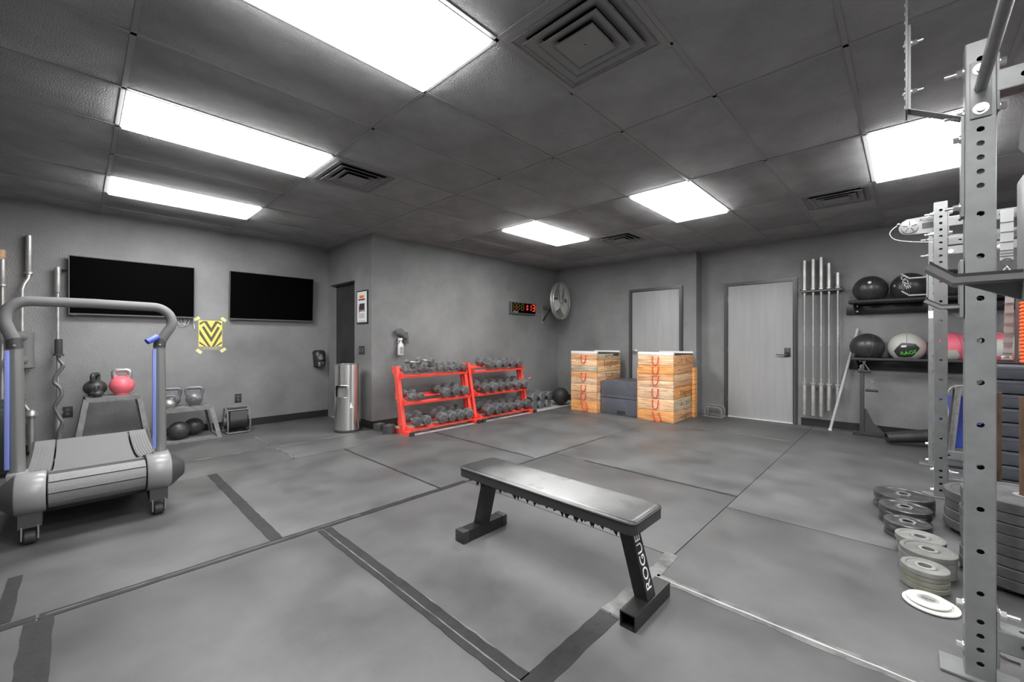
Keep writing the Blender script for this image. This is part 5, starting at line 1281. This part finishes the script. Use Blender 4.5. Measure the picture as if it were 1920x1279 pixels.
# ------------------------------------------------------------------ ball shelves and balls
def shelf(label, z, x0, x1):
    t = thing('ball_shelf', label, 'shelf', (x0, YB, z), group='wall ball shelves')
    obj('back_board', MB().box(x0 - .06, x1, YB - .035, YB - .001, z - .16, z - .015, .003), 'benchsteel', t)
    obj('front_rail', MB().cyl((x0, 6.845, z - .012), (x1, 6.845, z - .012), .020, 14), 'rubber', t)
    obj('rear_rail', MB().cyl((x0, 7.10, z - .012), (x1, 7.10, z - .012), .020, 14), 'rubber', t)
    for x in (x0 + .035, .192, x1 - .04):
        obj('arm', MB().prism([(6.83, z - .035), (6.83, z - .005), (YB - .035, z - .005), (YB - .035, z - .15), (7.08, z - .15)], x - .004, x + .004, 'x'), 'benchsteel', t)
        mb = MB()
        for zz2 in (z - .05, z - .12): mb.cyl((x + .02, YB - .035, zz2), (x + .02, YB - .043, zz2), .012, 10)
        obj('bolt', mb, 'zinc', t)
    obj('end_stop', MB().bar((x0, 6.845, z - .012), (x0, 7.10, z - .012), .03, .03), 'rubber', t)
shelf('upper black wall shelf carrying the medicine balls', 1.715, -.53, 1.25)
shelf('lower black wall shelf carrying the medicine balls', .985, -.50, 1.25)
GB = 'medicine balls on the wall shelves'
RB = .175; YC = 6.97
# a ball sits in the gap of the two rails
zoff = math.sqrt((RB + .02) ** 2 - .1275 ** 2) - .012
def med(label, x, zs_, m, seam=3, tilt=(0, 0, 0), r=RB):
    zo = math.sqrt((r + .0246) ** 2 - .1275 ** 2) - .012
    t = thing('medicine_ball', label, 'ball', (x, YC, zs_ + zo), tilt, group=GB)
    obj('shell', MB().ball((0, 0, 0), r), m, t, world=False, angle=180)
    for a in range(seam):
        an = PI * a / seam
        obj('seam', MB().tube([(math.cos(an) * math.cos(q) * r * 1.0006, math.sin(an) * math.cos(q) * r * 1.0006, math.sin(q) * r * 1.0006) for q in [2 * PI * i / 40 for i in range(40)]], .0018, 5, closed=True), 'bezel', t, world=False)
    return t
def on_ball(mb_fn, t, r, az, el, m, name, roll=0):
    """print wrapped on a ball: az around, el up, seen from outside"""
    d_ = Vector((math.sin(az) * math.cos(el), -math.cos(az) * math.cos(el), math.sin(el))); x = Vector((math.cos(az), math.sin(az), 0)); y = d_.cross(x)
    return d_, x, y
def ball_text(t, s, size, m, r, az, el, roll=0, name='lettering'):
    d_, x, y = on_ball(None, t, r, az, el, m, name); c, s_ = math.cos(roll), math.sin(roll); x, y = x * c + y * s_, y * c - x * s_
    o = text(name, s, size, m, None, Matrix(), .0006)
    me = o.data
    for v in me.vertices:
        p = d_ * r + x * v.co.x + y * v.co.y; v.co = p.normalized() * (r + .0012 + v.co.z)
    o.parent = t; MW[o.name] = MW[t.name]
    return o
def patch(t, r, az, el, pts, m, name='panel'):
    """panel cut to a flat outline and laid on the ball"""
    d_, x, y = on_ball(None, t, r, az, el, m, name); n = 10; vv = []; ff = []
    k = len(pts)
    rings = [1, .8, .6, .4, .2]
    fine = []
    for i in range(k):
        for j in range(4): a, b = pts[i], pts[(i + 1) % k]; fine.append((a[0] + (b[0] - a[0]) * j / 4, a[1] + (b[1] - a[1]) * j / 4))
    k = len(fine); cx = sum(p[0] for p in fine) / k; cy = sum(p[1] for p in fine) / k
    for q in rings:
        for p in fine:
            w_ = d_ * r + x * (cx + (p[0] - cx) * q) + y * (cy + (p[1] - cy) * q); vv.append(w_.normalized() * (r + .0007))
    w_ = d_ * r + x * cx + y * cy; vv.append(w_.normalized() * (r + .0007))
    for i in range(len(rings) - 1):
        for j in range(k): ff.append((i * k + j, i * k + (j + 1) % k, (i + 1) * k + (j + 1) % k, (i + 1) * k + j))
    o = (len(rings) - 1) * k
    for j in range(k): ff.append((o + j, o + (j + 1) % k, len(vv) - 1))
    return obj(name, MB().add(vv, ff), m, t, world=False, angle=180)
circ = lambda r, n=10, sx=1: [(r * sx * math.cos(2 * PI * i / n), r * math.sin(2 * PI * i / n)) for i in range(n)]
b = med('black medicine ball at the barbell end of the upper shelf', -.335, 1.715, 'vinyl2', 2, (R(20), R(15), R(10)))
patch(b, RB, R(-20), R(42), circ(.018), 'print', 'badge'); ball_text(b, '14', .05, 'grayprint', RB, R(-35), R(20))
b = med('black medicine ball with white lettering on the upper shelf', .022, 1.715, 'vinyl2', 2, (0, 0, 0))
ball_text(b, 'ROGUE', .072, 'print', RB, R(-14), R(22), R(-68)); ball_text(b, 'IIIII', .05, 'grayprint', RB, R(-22), R(-6), R(-25), 'stripe_print'); ball_text(b, '20', .034, 'print', RB, R(-48), R(6), R(-60))
b = med('medicine ball with orange and green panels on the upper shelf', .380, 1.715, 'vinyl2', 2, (0, 0, 0))
patch(b, RB, R(-42), R(-5), [(-.05, -.10), (.02, -.10), (.03, .10), (-.05, .10)], 'orangeprint'); ball_text(b, 'RAGE', .06, 'green', RB, R(8), R(22), R(15)); ball_text(b, 'IIIII', .06, 'grayprint', RB, R(5), R(-12), R(-20), 'stripe_print')
b = med('black medicine ball with pale seams at the pole end of the lower shelf', -.366, .985, 'vinyl2', 2, (R(70), R(10), R(20)))
ball_text(b, '10', .036, 'print', RB, R(-48), R(-5), 0)
b = med('gray and black medicine ball with green lettering on the lower shelf', .000, .985, 'palevinyl', 2, (0, 0, 0))
patch(b, RB, R(0), R(-10), [(-.145, -.03), (-.05, .095), (.09, .085), (.15, .02), (.05, -.11), (-.10, -.13)], 'vinyl2'); patch(b, RB + .001, R(-8), R(4), [(-.022, -.012), (.022, -.008), (.022, .014), (-.022, .010)], 'print', 'badge'); ball_text(b, 'RAGE', .062, 'green', RB + .001, R(6), R(-22), R(12))
b = med('pink medicine ball with a gray panel on the lower shelf', .370, .985, 'pinkvinyl', 2, (0, 0, R(25)))
patch(b, RB, R(-30), R(-32), [(-.10, -.06), (-.08, .07), (.06, .08), (.09, -.03), (.03, -.10)], 'palevinyl')
b = med('gray medicine ball with pink panels on the lower shelf behind the strap', .745, .985, 'palevinyl', 2, (0, 0, R(20)))
patch(b, RB, R(-30), R(48), [(-.12, -.05), (-.05, .07), (.10, .05), (.08, -.05)], 'pinkvinyl'); patch(b, RB, R(-30), R(-50), [(-.12, -.05), (-.05, .07), (.10, .05), (.08, -.05)], 'pinkvinyl')

# cable column with handles below the lower shelf
t = thing('cable_post', 'thin steel post with a triangular foot under the ball shelf', 'post', (-.41, 6.93, 0))
obj('post', MB().box(-.435, -.390, 6.90, 6.945, .012, .87, .003), 'treaddark', t)
obj('foot', MB().box(-.50, -.10, 6.885, 6.96, .0012, .045, .003), 'rubber', t)
obj('gusset', MB().prism([(-.39, .045), (-.19, .045), (-.30, .17), (-.37, .34), (-.39, .34)], 6.915, 6.925, 'y'), 'treaddark', t)
obj('top_clip', MB().ring([(.022, -.006), (.014, -.006), (.014, .006), (.022, .006)], 16, (-.412, 6.895, .88), 'y'), 'steel', t)
def trihandle(label, x, y, z):
    t = thing('stirrup_grip', label, 'grip', (x, y, z), group='triangular cable stirrups')
    obj('grip', MB().cyl((x - .062, y, z), (x + .062, y, z), .015, 14), 'rubber', t)
    obj('strap', MB().tube([(x - .06, y, z), (x, y, z + .105), (x + .06, y, z)], .0065, 8), 'boxsteel', t)
    obj('ring', MB().ring([(.014, -.003), (.009, -.003), (.009, .003), (.014, .003)], 14, (x, y, z + .118), 'y'), 'steel', t)
trihandle('triangular cable grip hanging at the top of the thin post', -.385, 6.80, .82)
t2 = trihandle('triangular cable grip hanging lower beside the thin post', -.315, 6.86, .58)
t = thing('foam_roll', 'black rubber tube roll lying on the floor under the ball shelf', 'roll', (0, 6.65, .06))
d0, d1 = Vector((-.17, 6.50, .078)), Vector((.26, 6.63, .146))
n = 20; ax_ = (d1 - d0).normalized(); s1 = ax_.cross(Vector((0, 0, 1))).normalized(); s2 = s1.cross(ax_)
vv = []; ff = []
for p, q in ((d0, .060), (d1, .078), (d1, .060), (d0 + ax_ * .0, .044)):
    for j in range(n):
        a = 2 * PI * j / n; vv.append(p + s1 * q * 1.25 * math.cos(a) + s2 * q * math.sin(a))
for i in range(4):
    k = (i + 1) % 4
    for j in range(n): ff.append((i * n + j, i * n + (j + 1) % n, k * n + (j + 1) % n, k * n + j))
obj('tube', MB().add(vv, ff), 'rubber', t)
obj('inner_liner', MB().tube([d0 + ax_ * .25, d0 + ax_ * .27], [.05, .05], 16), 'darkprint', t)

# ------------------------------------------------------------------ steel box, blue mat and white ball between the uprights
plyo('tall steel step box between the rig uprights in front of the blue mat', .545, 6.42, .34, .36, .74, .075, 0, group='steel step boxes')
t = thing('exercise_mat', 'bright blue exercise mat standing folded behind the tall step box', 'mat', (.55, 6.72, 0))
for k in range(3):
    obj('panel', MB().box(.26, .98, 6.70 + .052 * k, 6.748 + .052 * k, .0012, .60 - .02 * k, .014), 'blue', t)
ball('exercise_ball', 'white exercise ball on the floor beside the tall step box', (.60, 6.00, .1512), .150, 'white')
t = thing('dangling_cable', 'thin white cord looping over the tall step box between the uprights', 'cable', (.35, 6.3, .7))
obj('cord', MB().tube(smooth([(.50, 6.28, .747), (.40, 6.24, .745), (.33, 6.22, .72), (.30, 6.20, .62), (.31, 6.19, .45), (.27, 6.18, .28), (.24, 6.15, .10), (.25, 6.12, .006)]), .004, 6), 'cable', t)
